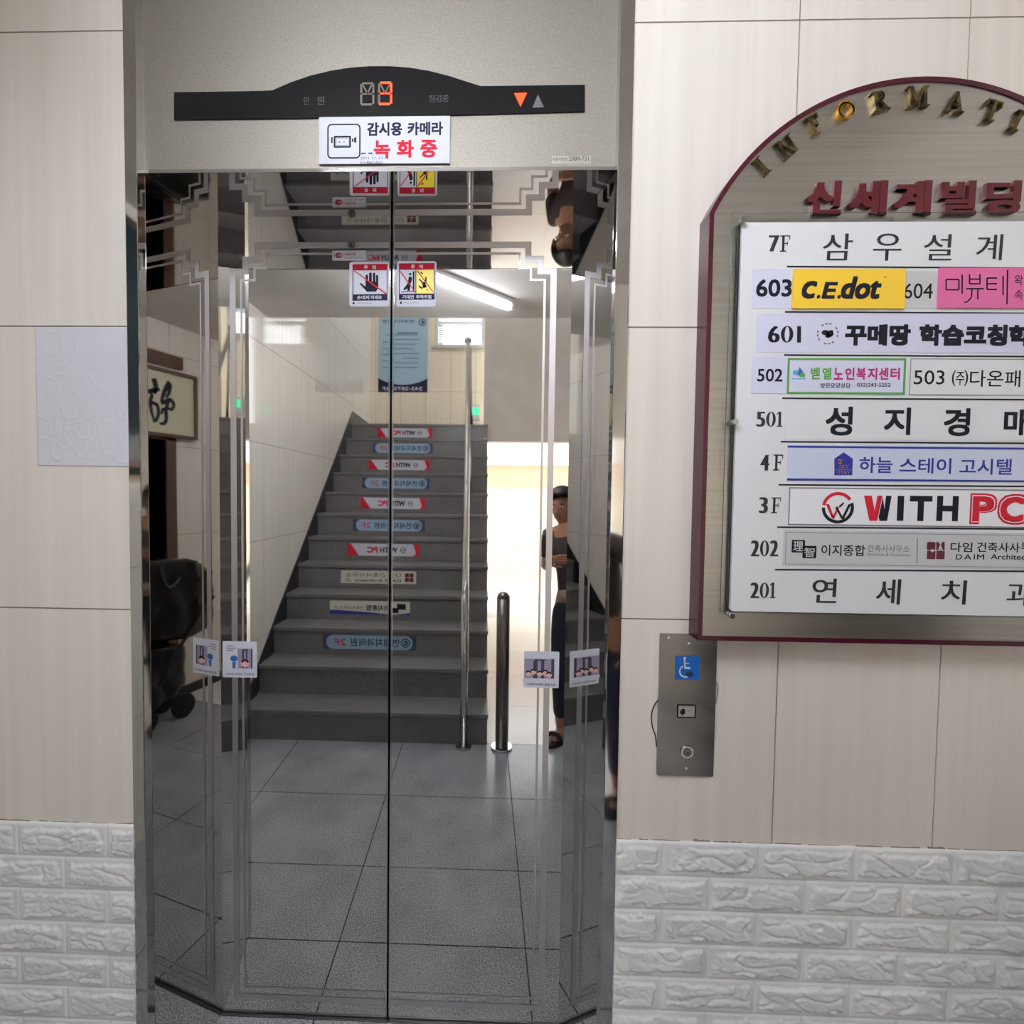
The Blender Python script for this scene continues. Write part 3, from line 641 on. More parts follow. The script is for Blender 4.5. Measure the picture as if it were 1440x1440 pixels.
def serif_number(txt, x0, y0, x1, y1, Y, m, par):
    wd = {'1': .62, 'F': .8, '0': .9}; tot = sum(wd.get(c, .86) for c in txt); x = x0
    bm = bmesh.new()
    for c in txt:
        w_ = (x1-x0)*wd.get(c, .86)/tot; a, b = x, x+w_*.93; x += w_
        X0, Z0, X1, Z1 = pxrect(a, y0, b, y1, Y)
        if c == '0':
            cx_, cz_, rx, rz = (X0+X1)/2, (Z0+Z1)/2, (X1-X0)/2, (Z1-Z0)/2
            for k in range(32):
                t0, t1 = 2*pi*k/32, 2*pi*(k+1)/32
                o_ = lambda t: (cx_+rx*cos(t), cz_+rz*sin(t)); i_ = lambda t: (cx_+rx*.38*cos(t), cz_+rz*.9*sin(t))
                add_flat(bm, [o_(t0), o_(t1), i_(t1), i_(t0)], Y)
        elif c in '1F':
            ps, wv_ = serif(c)
            for q in ps: add_flat(bm, [(X0+(X1-X0)*u/wv_, Z0+(Z1-Z0)*v) for u, v in q], Y)
        else: add_text(bm, c, X0, Z0, X1, Z1, Y, -.006, 0, .14)
    return bm_obj('floor_lettering', bm, m, par)
flat('divider_line', [P2([(x0, y-1.1), (1442, y2-1.1), (1442, y2+1.1), (x0, y+1.1)], YP) for x0, y, y2 in ((1106.7, 374.7, 376.9), (1104, 438.5, 440.6), (1102.7, 499.2, 501.4), (1100, 560, 562), (1098, 621.2, 623.4), (1095, 681.7, 684), (1093, 741.3, 744), (1090, 801, 803.4))], YP, ink, bd)
serif_ink = mat('serif_ink', (40, 42, 50), .5)
for a in (('7F', 1081, 331, 1112, 354), ('501', 1063.5, 579, 1102, 600), ('4', 1069.3, 639.3, 1083, 661.5), ('F', 1087.5, 639.3, 1102, 661.5), ('3', 1067.3, 699.3, 1081, 721.7), ('F', 1084.5, 699.5, 1098.8, 721.7), ('202', 1055.7, 760, 1095.5, 782.3), ('201', 1055, 819.3, 1092, 841)): serif_number(*a, YP, serif_ink, bd)
lettering('tenant_lettering', [('삼', 1157, 328.5, 1199, 366), ('우', 1228, 328.3, 1268, 366.7), ('설', 1299, 329.3, 1339, 366), ('계', 1373, 329.3, 1410, 366)], YP, serif_ink, bd, -.006, .03, .035)
lettering('tenant_lettering', [('연', 1142, 813.3, 1177, 847.7), ('세', 1232, 814.3, 1266.5, 850), ('치', 1323.3, 816, 1359, 850), ('과', 1416, 818.3, 1450, 851.7)], YP, serif_ink, bd, .0, .03, .035)
def strip(px, m, label=None):
    x0, z0, x1, z1 = pxrect(*px, YBd); o = prism('name_strip', rect(x0, z0, x1, z1), YBd-.0001, YBd-.0009, m, sg)
    if label: o['label'] = label
    return o
YX = YBd-.0013; YX2 = YBd-.0017
st = strip((1057.7, 378.5, 1118, 433.5), lav); lettering('lettering', [('603', 1063.3, 392.7, 1113.5, 417.3)], YX, ink, st, .03)
st = strip((1273, 381.5, 1320, 433.5), greypl); lettering('lettering', [('604', 1271, 398.3, 1311.7, 420)], YX, ink, st, .005)
ys = prism('name_strip', rect(*pxrect(1115, 378, 1273, 433.6, YBd-.004)), YBd-.001, YBd-.0045, yellow, sg); ys['label'] = 'yellow plate with black italic lettering'
lettering('lettering', [('c', 1127.7, 395, 1147.5, 420), ('.', 1148.5, 414.5, 1153.5, 420), ('E', 1158, 396.5, 1176, 420), ('.', 1177.5, 414.7, 1182.5, 420), ('dot', 1184, 388.5, 1239.5, 420.5)], YBd-.0049, ink, ys, .045, .2)
lettering('small_mark', [('°', 1243.8, 388.3, 1246.3, 391)], YBd-.0049, ink, ys, .0)
pk = prism('name_strip', rect(*pxrect(1320, 376.5, 1470, 433, YBd-.004)), YBd-.001, YBd-.0045, pink, sg); pk['label'] = 'pink plate with thin black lettering'
Yq = YBd-.0049
lettering('lettering', [('왁', 1426.7, 386.7, 1438.5, 401.7), ('속', 1426.7, 407.5, 1438.5, 421.7)], Yq, ink, pk, .0)
def strokes(name, lst, wpx, Y, m, parent):
    bm = bmesh.new()
    for pl_ in lst:
        for p, q in zip(pl_, pl_[1:]):
            a, b = at(*p, Y), at(*q, Y); add_flat(bm, thick((a.x, a.z), (b.x, b.z), wpx*(1.01)/720*1.0), Y)
    return bm_obj(name, bm, m, parent)
strokes('thin_lettering', [[(1330.5, 393), (1348.5, 393), (1348.5, 407.5), (1330.5, 407.5), (1330.5, 393)], [(1353, 386), (1353, 413)],
    [(1363.5, 385.6), (1363.5, 399), (1378, 399), (1378, 385.6)], [(1363.5, 392.5), (1378, 392.5)], [(1359, 406), (1383.5, 406)], [(1367, 406), (1366, 418), (1361, 424), (1356, 425.5)], [(1375, 406), (1375, 421)],
    [(1402, 391), (1388, 391), (1388, 407), (1402, 407)], [(1388, 399), (1402, 399)], [(1410.6, 388), (1410.6, 415)], [(1417, 379.5), (1416, 428)]], 1.9, Yq, ink, pk)
st = strip((1064, 441, 1470, 496), lav); serif_number('60', 1080, 458.3, 1117, 481.7, YX, ink, st); flat('floor_lettering', [P2([(1121, 458.5), (1126.6, 458.5), (1126.4, 481.7), (1120.8, 481.7)], YX)], YX, ink, st)
c_ = at(1164, 469.3, YX)
bm = bmesh.new()
for k in range(16):
    if k in (2, 6, 10, 14): continue
    add_flat(bm, arcband(c_.x, c_.z, .0175, .0205, k*22.5+3, k*22.5+17, 3), YX)
bm_obj('logo_ring', bm, grey_ink, st)
flat('logo', [oval(c_.x-.005, c_.z+.002, .007, .005, 12), oval(c_.x+.004, c_.z, .007, .0062, 12), oval(c_.x+.0005, c_.z-.004, .0055, .004, 10), oval(c_.x+.007, c_.z+.004, .003, .003, 8)], YX2, ink, st)
lettering('lettering', [('꾸메땅', 1188.3, 456, 1280.7, 486), ('학습코칭', 1292.7, 456.3, 1416.7, 486.5), ('학', 1418.5, 457, 1450, 487)], YX, ink, st, .055)
st = strip((1056.7, 501.7, 1107.5, 553.5), lav); lettering('lettering', [('502', 1065, 518.5, 1100.7, 536.7)], YX, ink, st, .02)
st = strip((1107, 503.5, 1273.5, 554.5), lav, 'name strip with a green border')
x0, z0, x1, z1 = pxrect(1107, 503.5, 1273.5, 554.5, YX); flat('green_border', ringstrip(x0, z0, x1, z1, .0042), YX, green, st)
lettering('green_lettering', [('벧', 1140, 516.5, 1153, 533.5), ('엘', 1156.5, 517, 1169.5, 533.5)], YX, green, st, .03)
lettering('magenta_lettering', [(ch, 1172.6+15.9*i, 517, 1172.6+15.9*i+13.3, 534) for i, ch in enumerate('노인복지센터')], YX, magenta, st, .03)
lettering('small_print', [('방문요양상담', 1154, 538.5, 1196, 545.8), ('032)243-5252', 1205, 538.6, 1252.3, 545.4)], YX, ink, st, .015)
flat('logo', [oval(at(1119, 524, YX).x, at(1119, 524, YX).z, .006, .005, 10)], YX, cyan, st); flat('logo_leaf', [P2([(1121, 528), (1124, 516), (1128, 521), (1131, 527)], YX)], YX2, blue_fig, st); flat('logo_green', [P2([(1124, 530), (1126, 524), (1132, 526), (1131, 531)], YX)], YX2-.0002, green, st)
flat('logo_line', [P2([(1113, 532), (1133, 532.3), (1133, 533.6), (1113, 533.3)], YX)], YX, cyan, st)
st = strip((1279.5, 504.5, 1470, 556), board, 'white strip with a thin grey border'); x0, z0, x1, z1 = pxrect(1279.5, 504.5, 1470, 556, YX); flat('grey_border', ringstrip(x0, z0, x1, z1, .0014), YX, grey_ink, st)
lettering('lettering', [('503', 1285, 520.7, 1328.3, 540.7), ('(', 1338.5, 520.7, 1344, 543), ('주', 1344, 523, 1356.5, 541.5), (')', 1356, 520.7, 1361.5, 543), ('다온패', 1364, 520.7, 1435, 544)], YX, ink, st, .006)
st = strip((1105, 563.5, 1470, 619), board); lettering('lettering', [('성', 1161, 571.7, 1199, 612.7), ('지', 1243.3, 573, 1280.7, 611.7), ('경', 1327.3, 574, 1364.3, 613.3), ('매', 1411.7, 575, 1449, 614)], YX, ink, st, .028)
st = strip((1107, 626.5, 1470, 677), paleblue, 'pale blue strip with dark blue lines'); flat('blue_line', [P2([(1107.5, 626.6), (1445, 629.6), (1445, 632.4), (1107.5, 629.4)], YX), P2([(1107, 672.6), (1445, 675.6), (1445, 678), (1107, 675.6)], YX)], YX, blue_ink, st)
lettering('lettering', [('하늘', 1208.3, 642.5, 1255, 665.3), ('스테이', 1265, 644, 1337.7, 666), ('고시텔', 1349.3, 645, 1423.3, 667.6)], YX, blue_ink, st, .015)
flat('house_logo', [P2([(1173.3, 645), (1186.5, 636), (1199.3, 645), (1198.6, 668.4), (1173.3, 668.4)], YX)], YX, blue_ink, st)
flat('logo_window', [P2([(1178.6, 645.6), (1184, 645.6), (1184, 648), (1178.6, 648)], YX2), P2([(1178.6, 650), (1184, 650), (1184, 652), (1178.6, 652)], YX2), P2([(1174, 660.2), (1198.4, 660.2), (1198.4, 661), (1174, 661)], YX2)], YX2, gold, st)
lettering('logo_lettering', [('SKY', 1180, 653.6, 1193.5, 658.8), ('STAY', 1178.4, 662, 1195.6, 667)], YX2, gold, st, .0)
st = strip((1109, 687, 1470, 740.5), mat('bright_white_vinyl', (238, 239, 244), .35)); x0, z0, x1, z1 = pxrect(1109, 687, 1470, 740.5, YX); flat('grey_border', ringstrip(x0, z0, x1, z1, .0022), YX, grey_ink, st)
c_ = at(1178.3, 714, YX); rr_ = .0305
flat('logo_arc', [arcband(c_.x, c_.z, rr_-.0062, rr_, 35, 170, 20)], YX, red, st); flat('logo_arc_dark', [arcband(c_.x, c_.z, rr_-.0062, rr_, 180, 380, 24)], YX, ink, st)
flat('logo_w', [P2(q, YX2) for q in ([(1161.5, 709), (1166, 709), (1173, 728), (1170, 729)], [(1170, 728), (1178, 712), (1180, 715), (1172.6, 730)])], YX2, red, st)
flat('logo_w_dark', [P2(q, YX2) for q in ([(1177, 712), (1186, 729), (1183.4, 730), (1174.6, 714)], [(1183, 729.6), (1193, 709), (1197, 709), (1186, 730.5)], [(1186, 706), (1187, 708), (1181, 714), (1179, 712)])], YX2-.0002, ink, st)
flat('red_lettering', [P2([(1215, 697), (1226, 697), (1230, 718), (1234, 697), (1241, 697), (1233.5, 732.3), (1222.5, 732.3)], YX)], YX, red, st)
flat('dark_w', [P2([(1241.5, 699), (1243.8, 716), (1246, 697.2), (1254, 697.2), (1247.5, 732.5), (1237, 732.5), (1235.5, 727)], YX)], YX, ink, st)
lettering('lettering', [('I', 1261.7, 697.3, 1271, 732.4), ('T', 1279, 697.3, 1310.7, 732.8), ('H', 1317.3, 697.4, 1347.7, 732.9)], YX, ink, st, .055)
lettering('pc_outline', [('P', 1364, 693.8, 1402, 737.2), ('C', 1402.6, 694.4, 1444, 738)], YX, red, st, .075)
lettering('pc_inline', [('P', 1366.5, 696.4, 1399.5, 734.6), ('C', 1405.2, 697.2, 1441.5, 735.4)], YX2, mat('white_ink', (238, 225, 228), .4), st, .055)
lettering('pc_lettering', [('P', 1367.7, 697.8, 1398, 733.4), ('C', 1406.6, 698.6, 1440, 734.2)], YX2-.0003, red, st, .045)
st = strip((1101, 747.5, 1470, 798.5), greypl, 'grey strip with two company marks'); x0, z0, x1, z1 = pxrect(1104.5, 750.5, 1470, 796, YX); flat('grey_border', ringstrip(x0, z0, x1, z1, .0009), YX, grey_ink, st)
flat('logo', [rrect(*pxrect(1113.3, 759.3, 1132, 777, YX), .002), rrect(*pxrect(1128.5, 767.5, 1148, 785, YX), .002)], YX, ink, st)
lettering('logo_lettering', [('理', 1115.5, 761.3, 1129.5, 775), ('智', 1131, 770, 1145.5, 783.4)], YX2, greypl, st, .01)
lettering('lettering', [('이지종합', 1155, 766, 1216.7, 781.8), ('다임', 1336.7, 762.7, 1367.3, 776.4), ('건축사사', 1374, 762.7, 1434, 776.6), ('무', 1435.5, 763, 1450, 776.8)], YX, ink, st, .012)
lettering('small_print', [('건축사사무소', 1220, 766.6, 1279, 776.6), ('Architects & Consultants', 1220, 778, 1279, 781.8)], YX, grey_ink, st, .006)
lettering('latin_lettering', [('D', 1344.3, 779.5, 1353, 786.8), ('A', 1356, 779.5, 1366, 786.8), ('I', 1369.5, 779.5, 1371, 786.8), ('M', 1374, 779.5, 1384, 786.8), ('Architec', 1393.3, 779.3, 1442, 786.8)], YX, ink, st, .015)
flat('divider', [P2([(1289.5, 757), (1290.6, 757), (1290.2, 792), (1289, 792)], YX)], YX, grey_ink, st)
flat('red_logo', [rrect(*pxrect(1303.5, 762, 1315.4, 773.6, YX), .003), rrect(*pxrect(1303.5, 774.6, 1315.4, 786.4, YX), .001), rrect(*pxrect(1316.6, 774.6, 1328.4, 786.4, YX), .001), P2([(1316.6, 773.6), (1316.6, 762), (1319, 762), (1322.5, 766), (1326, 762), (1328.4, 762), (1328.4, 773.6)], YX)], YX, mat('dark_red_ink', (96, 30, 44), .5), st)
flat('logo_star', [P2([(1311, 772), (1315, 774), (1311, 777), (1307.6, 774)], YX2), P2([(1322.4, 764), (1325.6, 773), (1319.4, 773)], YX2)], YX2, greypl, st)

# ------------------------------------------------------------------ call button panel
cp = prism('call_panel', rrect(at(925, 990, 0).x, at(960, 1089.6, 0).z, at(1004.6, 990, 0).x, at(970, 891, 0).z, .003), .0, -.0045, plate_steel)
tag(cp, 'scuffed steel call button panel under the directory sign', 'button panel')
Yk = -.0052
flat('wheelchair_sticker', [P2([(949.6, 922.7), (984.2, 923), (983.6, 956.2), (949.6, 955.8)], Yk)], Yk, blue_sign, cp)
def PB(q): return P2(q, Yk-.0003)
wc = at(969.5, 946, Yk)
flat('wheelchair_symbol', [arcband(at(964, 944, Yk).x, at(964, 944, Yk).z, .0105, .0135, 115, 300, 16), PB([(961.5, 926.5), (963.6, 926.5), (964.4, 938), (970.6, 938), (970.8, 941), (962.4, 940.6)]), PB([(963.6, 932), (969, 932.2), (969, 933.8), (963.6, 933.6)]), oval(at(963, 925.6, Yk).x, at(963, 925.6, Yk).z, .003, .003, 10)], Yk-.0003, white_sheet, cp)
flat('worn_patch', [oval(at(969.5, 948, Yk).x, at(969.5, 948, Yk).z, .0085, .006, 14)], Yk-.0005, mat('worn_blue', (22, 52, 92), .5), cp)
flat('indicator_frame', rr_outline((952, 990.6, 978.8, 1010), .0026, Yk, .004), Yk, ink, cp)
flat('indicator_window', [rrect(*pxrect(954, 992.6, 976.8, 1008, Yk), .002)], Yk, mat('indicator_grey', (158, 152, 142), .4), cp); flat('indicator_arrow', [PB([(956, 1001), (959.5, 996.5), (963.5, 997.5), (963, 1004), (958.5, 1006)])], Yk-.0003, ink, cp)
p = at(964.2, 1055, 0)
bt = cyl('button', (p.x, 0, p.z), (p.x, -.009, p.z), .0125, chrome, cp); cyl('button_ring', (p.x, -.008, p.z), (p.x, -.0098, p.z), .0092, mat('button_dark', (88, 88, 88), .4), bt); cyl('button_center', (p.x, -.009, p.z), (p.x, -.0112, p.z), .0062, plate_steel, bt); cyl('button_core', (p.x, -.011, p.z), (p.x, -.0118, p.z), .0034, mat('button_core', (50, 50, 52), .4), bt)
for px, py in ((963.4, 1078.4), (967, 903.5), (938.6, 895.3)):
    q = at(px, py, 0); bm = bmesh.new(); add_cyl(bm, (q.x, -.004, q.z), (q.x, -.0062, q.z), .0036, .0028, 12); bm_obj('screw', bm, chrome, cp)
wv = [at(x, y, -.003) for x, y in ((926, 984), (919, 992), (915.6, 1008), (917.4, 1024), (922.4, 1034), (923.2, 1050))]
tag(tube('cable_loop', wv, .0012, mat('black_cable', (26, 26, 28), .5)), 'black cable loop sticking out left of the call panel', 'cable', 'cables at the call panel')
wv = [at(x, y, -.003) for x, y in ((1006.4, 958), (1009.6, 964), (1009.6, 974), (1008, 980), (1006.2, 990))]
tag(tube('cable_loop', wv, .0009, mat('grey_cable', (120, 120, 118), .5)), 'thin grey cable loop at the right edge of the call panel', 'cable', 'cables at the call panel')

# ------------------------------------------------------------------ embossed paper patch on the left wall
def paper():
    x0, z0, x1, z1 = pxrect(51.5, 460.5, 181, 655.5, 0); nx, nz = 90, 132; V = []; F = []
    rnd = random.Random(9); loops = [(rnd.uniform(x0, x1), rnd.uniform(z0+.03, z1-.02), rnd.uniform(.01, .026), rnd.uniform(.012, .03), rnd.uniform(0, 6.28)) for _ in range(46)]
    for j in range(nz):
        for i in range(nx):
            x = x0+(x1-x0)*i/(nx-1); z = z0+(z1-z0)*j/(nz-1); h = 0
            for cx, cz, rx, rz, ph in loops:
                dx, dz = (x-cx)/rx, (z-cz)/rz; d = math.hypot(dx, dz)
                if .7 < d < 1.3 and math.cos(math.atan2(dz, dx)-ph) > -.1: h = max(h, 1-abs(d-1)/.18)
            V.append((x, -.0012-.0006*max(0, h), z))
    for j in range(nz-1):
        for i in range(nx-1): a = j*nx+i; F.append((a, a+1, a+nx+1, a+nx))
    b = len(V); ring = list(range(nx))+[j*nx+nx-1 for j in range(1, nz)]+[(nz-1)*nx+i for i in range(nx-2, -1, -1)]+[j*nx for j in range(nz-2, 0, -1)]
    for k in ring: V.append((V[k][0], 0, V[k][2]))
    for k in range(len(ring)): F.append((ring[k], b+k, b+(k+1) % len(ring), ring[(k+1) % len(ring)]))
    me = bpy.data.meshes.new('wallpaper_patch'); me.from_pydata(V, [], F); me.update()
    for p in me.polygons: p.use_smooth = True
    return link('wallpaper_patch', me, emboss)
tag(paper(), 'white embossed paper patch stuck on the tiles left of the lift', 'paper')
pq = at(190, 470, -.01)

# ------------------------------------------------------------------ things behind the camera, seen in the mirror doors
# stair riser strips; they face the lift (+y), so reading direction runs towards -x
def fit_text(bm, s, xl, xr, z0, z1, Y, bold=.02):
    add_text(bm, s, xl, z0, xr, z1, Y, bold)       # xl > xr: reads right from the lift side
def riser_strip(k, kind, x0, x1, label, grp):
    Yr = Y0-(k-1)*TREAD; zc = RISE*(k-.5)-.004; h = .094
    z0, z1 = zc-h/2, zc+h/2; Ya, Yb = Yr+.0002, Yr+.0012; Yc_ = Yb+.0004; Yd_ = Yb+.0008
    def fl(name, polys, Y, m, par): return flat(name, polys, Y, m, par)
    if kind == 'pc':
        s = prism('riser_sticker', rect(x0, z0, x1, z1), Ya, Yb, white_sheet)
        W = x1-x0
        fl('red_corner', [[(x1, z0), (x1, z1), (x1-.09*W, z1), (x1-.05*W, z0+h*.25), (x1-.09*W, z0)], [(x0, z0), (x0, z1), (x0+.04*W, z1), (x0+.16*W, z0)]], Yc_, red, s)
        bm = bmesh.new(); fit_text(bm, 'WITH', x0+.45*W+.24*W, x0+.45*W, zc-.022, zc+.022, Yc_, .05); bm_obj('lettering', bm, ink, s)
        bm = bmesh.new(); fit_text(bm, 'PC', x0+.42*W+.0, x0+.27*W, zc-.024, zc+.024, Yc_, .06); bm_obj('red_lettering', bm, red, s)
        for o in (s,): pass
        fl('logo', [arcband(x0+.77*W, zc, .017, .022, 0, 360, 20), rect(x0+.77*W-.016, zc-.003, x0+.77*W+.016, zc+.003)], Yc_, ink, s)
    elif kind == 'blue':
        s = prism('riser_sticker', rect(x0, z0, x1, z1), Ya, Yb, mat('navy_vinyl', (58, 66, 104), .4))
        fl('pale_field', [rrect(x0+.025, z0+.001, x1-.025, z1-.001, .042)], Yc_, mat('dusty_blue_vinyl', (150, 182, 206), .4), s)
        W = x1-x0
        bm = bmesh.new(); fit_text(bm, '연세치과의원', x0+.82*W, x0+.3*W, zc-.026, zc+.026, Yd_, .015); bm_obj('lettering', bm, navy, s)
        bm = bmesh.new(); fit_text(bm, '2F', x0+.25*W, x0+.12*W, zc-.022, zc+.022, Yd_, .01); bm_obj('red_lettering', bm, red, s)
        fl('logo', [arcband(x0+.885*W, zc, .023, .03, 0, 360, 22), arcband(x0+.885*W, zc, .005, .016, 200, 520, 18)], Yd_, navy, s)
    elif kind == 'arch':
        s = prism('riser_sticker', rect(x0, z0, x1, z1), Ya, Yb, mat('cream_vinyl', (214, 212, 200), .4)); W = x1-x0
        bm = bmesh.new(); fit_text(bm, '다임 건축사사무소', x0+.8*W, x0+.06*W, zc-.002, zc+.034, Yc_, .0); bm_obj('lettering', bm, ink, s)
        bm = bmesh.new(); fit_text(bm, 'DAIM Architects', x0+.8*W, x0+.18*W, zc-.034, zc-.014, Yc_, .03); fit_text(bm, '2F', x0+.13*W, x0+.06*W, zc-.034, zc-.014, Yc_, .0); bm_obj('latin_lettering', bm, ink, s)
        q0 = x0+.85*W; fl('logo', [rect(q0, zc+.002, q0+.03, zc+.032), rect(q0+.034, zc+.002, q0+.064, zc+.032), rect(q0, zc-.032, q0+.03, zc-.002), rect(q0+.034, zc-.032, q0+.064, zc-.002)], Yc_, MATS['dark_red_ink'], s)
    else:
        s = prism('riser_sticker', rect(x0, z0, x1, z1), Ya, Yb, mat('cream_vinyl', (214, 212, 200), .4)); W = x1-x0
        fl('blue_wave', [[(x0+.0*W, z0), (x0+.8*W, z0), (x0+.5*W, z0+.016), (x0+.2*W, z0+.026), (x0, z0+.03)], [(x0+W*.8, z0), (x1, z0), (x1, z0+.016)]], Yc_, blue_ink, s)
        bm = bmesh.new(); fit_text(bm, '이지종합', x0+.74*W, x0+.45*W, zc-.02, zc+.02, Yc_, .03); fit_text(bm, '건축사사무소 2F', x0+.42*W, x0+.06*W, zc-.014, zc+.012, Yd_, .0); bm_obj('lettering', bm, ink, s)
        fl('logo', [rect(x0+.84*W, zc-.01, x0+.95*W, zc+.03), rect(x0+.77*W, zc-.034, x0+.86*W, zc+.002)], Yc_, ink, s)
    return tag(s, label, 'sticker', grp)
G = 'stickers on the stair risers'
ords = {3: 'third', 4: 'fourth', 5: 'fifth', 6: 'sixth', 7: 'seventh', 8: 'eighth', 9: 'ninth', 10: 'tenth', 11: 'eleventh', 12: 'topmost'}
for k, kind, x0, x1 in ((3, 'blue', -1.03, -.42), (4, 'wave', -1.05, -.495), (5, 'arch', -1.035, -.482), (6, 'pc', -1.045, -.485), (7, 'blue', -1.06, -.47), (8, 'pc', -1.05, -.495), (9, 'blue', -1.09, -.48), (10, 'pc', -1.08, -.505), (11, 'blue', -1.09, -.5), (12, 'pc', -1.085, -.53)):
    look = {'blue': 'blue-grey dental clinic sticker', 'wave': 'cream sticker with a blue wave', 'arch': 'cream architects office sticker', 'pc': 'white sticker with red corners'}[kind]
    riser_strip(k, kind, x0, x1, f'{look} on the {ords[k]} stair riser'+(' from the floor' if k < 12 else ''), G)
# clinic poster on the landing wall
po = prism('poster', rect(-1.27, 2.61, -.68, 3.52), YB+.0002, YB+.0015, mat('poster_blue', (160, 190, 210), .45)); tag(po, 'tall pale blue clinic poster on the landing wall above the stairs', 'poster')
Yw = YB+.002; Yw2 = YB+.0026
flat('dark_footer', [[(-1.27, 2.61), (-.68, 2.61), (-.68, 2.78)]+[(-.68-.59*i/12, 2.70+.075*(abs(i-6)/6)**2) for i in range(1, 12)]+[(-1.27, 2.78)]], Yw, navy, po)
bm = bmesh.new(); fit_text(bm, '243-2875', -.74, -1.08, 2.635, 2.675, Yw2, .02); fit_text(bm, '2F', -1.13, -1.22, 2.635, 2.675, Yw2, .02); bm_obj('phone_lettering', bm, white_sheet, po)
flat('emblem', [arcband(-.75, 3.44, .033, .043, 0, 360, 24), arcband(-.75, 3.44, .006, .022, 210, 510, 16)], Yw2, navy, po)
bm = bmesh.new(); fit_text(bm, '연세치과의원', -.84, -1.22, 3.43, 3.47, Yw2, .01); bm_obj('heading', bm, navy, po)
flat('text_line', [rect(-.86-random.uniform(.1, .34), z, -.75-random.uniform(0, .1), z+.012) for z in [2.9+.055*i for i in range(8)]]+[rect(-1.22, z, -1.08, z+.012) for z in [2.9+.075*i for i in range(5)]]+[rect(-1.05, 3.3, -.8, 3.325)], Yw2, mat('poster_grey_ink', (112, 134, 156), .5), po)
# exit light
ex = empty('exit_sign', (-.11, YB, 2.36)); tag(ex, 'small green lit exit sign on the landing wall near the handrail', 'exit sign')
box('housing', (-.17, YB, 2.28), (-.05, YB+.05, 2.46), mat('exit_grey', (196, 200, 198), .4), ex); box('lit_face', (-.16, YB+.05, 2.34), (-.06, YB+.054, 2.43), mat('exit_green', (60, 214, 150), .4, 0, 1.6), ex)
# fluorescent tube on the lobby ceiling
ta, tb = Vector((.15, -1.36, 2.452)), Vector((-.55, -.66, 2.452)); td = (tb-ta).normalized(); tn = Vector((-td.y, td.x, 0))
tl = empty('ceiling_light', tuple((ta+tb)/2+Vector((0, 0, .045)))); tag(tl, 'bare fluorescent tube light set slantwise on the lobby ceiling', 'light')
def obox(name, a, b, wd, z0, z1, m, par):
    pts = [a+tn*wd, a-tn*wd, b-tn*wd, b+tn*wd]; bm = bmesh.new()
    A = [bm.verts.new((q.x, q.y, z0)) for q in pts]; B = [bm.verts.new((q.x, q.y, z1)) for q in pts]
    bm.faces.new(A[::-1]); bm.faces.new(B)
    for i in range(4): bm.faces.new((A[i], A[(i+1) % 4], B[(i+1) % 4], B[i]))
    return bm_obj(name, bm, m, par)
obox('batten', ta, tb, .022, 2.475, 2.5, mat('white_enamel', (232, 232, 232), .4), tl)
cyl('tube', ta+td*.02+Vector((0, 0, .004)), tb-td*.02+Vector((0, 0, .004)), .014, mat('lit_tube', (240, 244, 255), .4, 0, TUBE), tl)
for q in (ta+td*.01, tb-td*.01): obox('lamp_holder', q-td*.012, q+td*.012, .014, 2.44, 2.476, MATS['white_enamel'], tl)
added_lamp = empty('ceiling_light', (-.6, -3.0, 4.6)); tag(added_lamp, 'unseen tube light added on the high ceiling to brighten the stair landing', 'light')  # extra lamp, added out of view to brighten stairwell and landing
box('batten', (-.62, -3.6, 4.57), (-.58, -2.4, 4.6), MATS['white_enamel'], added_lamp); cyl('tube', (-.6, -3.58, 4.55), (-.6, -2.42, 4.55), .014, MATS['lit_tube'], added_lamp)
for y in (-3.59, -2.41): box('lamp_holder', (-.614, y-.012, 4.535), (-.586, y+.012, 4.57), MATS['white_enamel'], added_lamp)
# handrail of the stairs
hr = empty('handrail', (-.09, -1.24, 0)); tag(hr, 'polished steel handrail climbing the open side of the stairs', 'handrail')
cyl('newel_post', (-.09, -1.235, .0), (-.09, -1.235, .86), .021, chrome, hr); cyl('base_flange', (-.09, -1.235, 0), (-.09, -1.235, .012), .045, chrome, hr)
tube('rail', [(-.09, -1.235, .84), (-.09, -1.26, .885), (-.095, -1.4, .98), (-.13, -2.6, 1.94), (-.165, YL+.05, 2.9), (-.17, YL-.05, 2.97)], .02, chrome, hr)
bm = bmesh.new(); bmesh.ops.create_uvsphere(bm, u_segments=16, v_segments=10, radius=.04, matrix=Matrix.Translation((-.17, YL-.05, 2.975))); bm_obj('rail_end', bm, chrome, hr, True)
for k in (4, 8, 12):
    t = (k-1)*TREAD; zz = RISE*k; cyl('baluster', (-.095-.03*k/12, Y0-t-.08, zz-.001), (-.1-.05*k/12, Y0-t-.08, zz+.80), .014, chrome, hr)
bl = empty('bollard', (.12, -1.235, 0)); tag(bl, 'short thick steel post standing beside the foot of the handrail', 'post')
cyl('post', (.12, -1.235, 0), (.12, -1.235, .84), .036, mat('dull_steel', (120, 116, 114), .3, 1), bl); cyl('base_flange', (.12, -1.235, 0), (.12, -1.235, .014), .058, chrome, bl)
bm = bmesh.new(); bmesh.ops.create_uvsphere(bm, u_segments=16, v_segments=10, radius=.0362, matrix=Matrix.Translation((.12, -1.235, .84))); bm_obj('cap', bm, MATS['dull_steel'], bl, True)
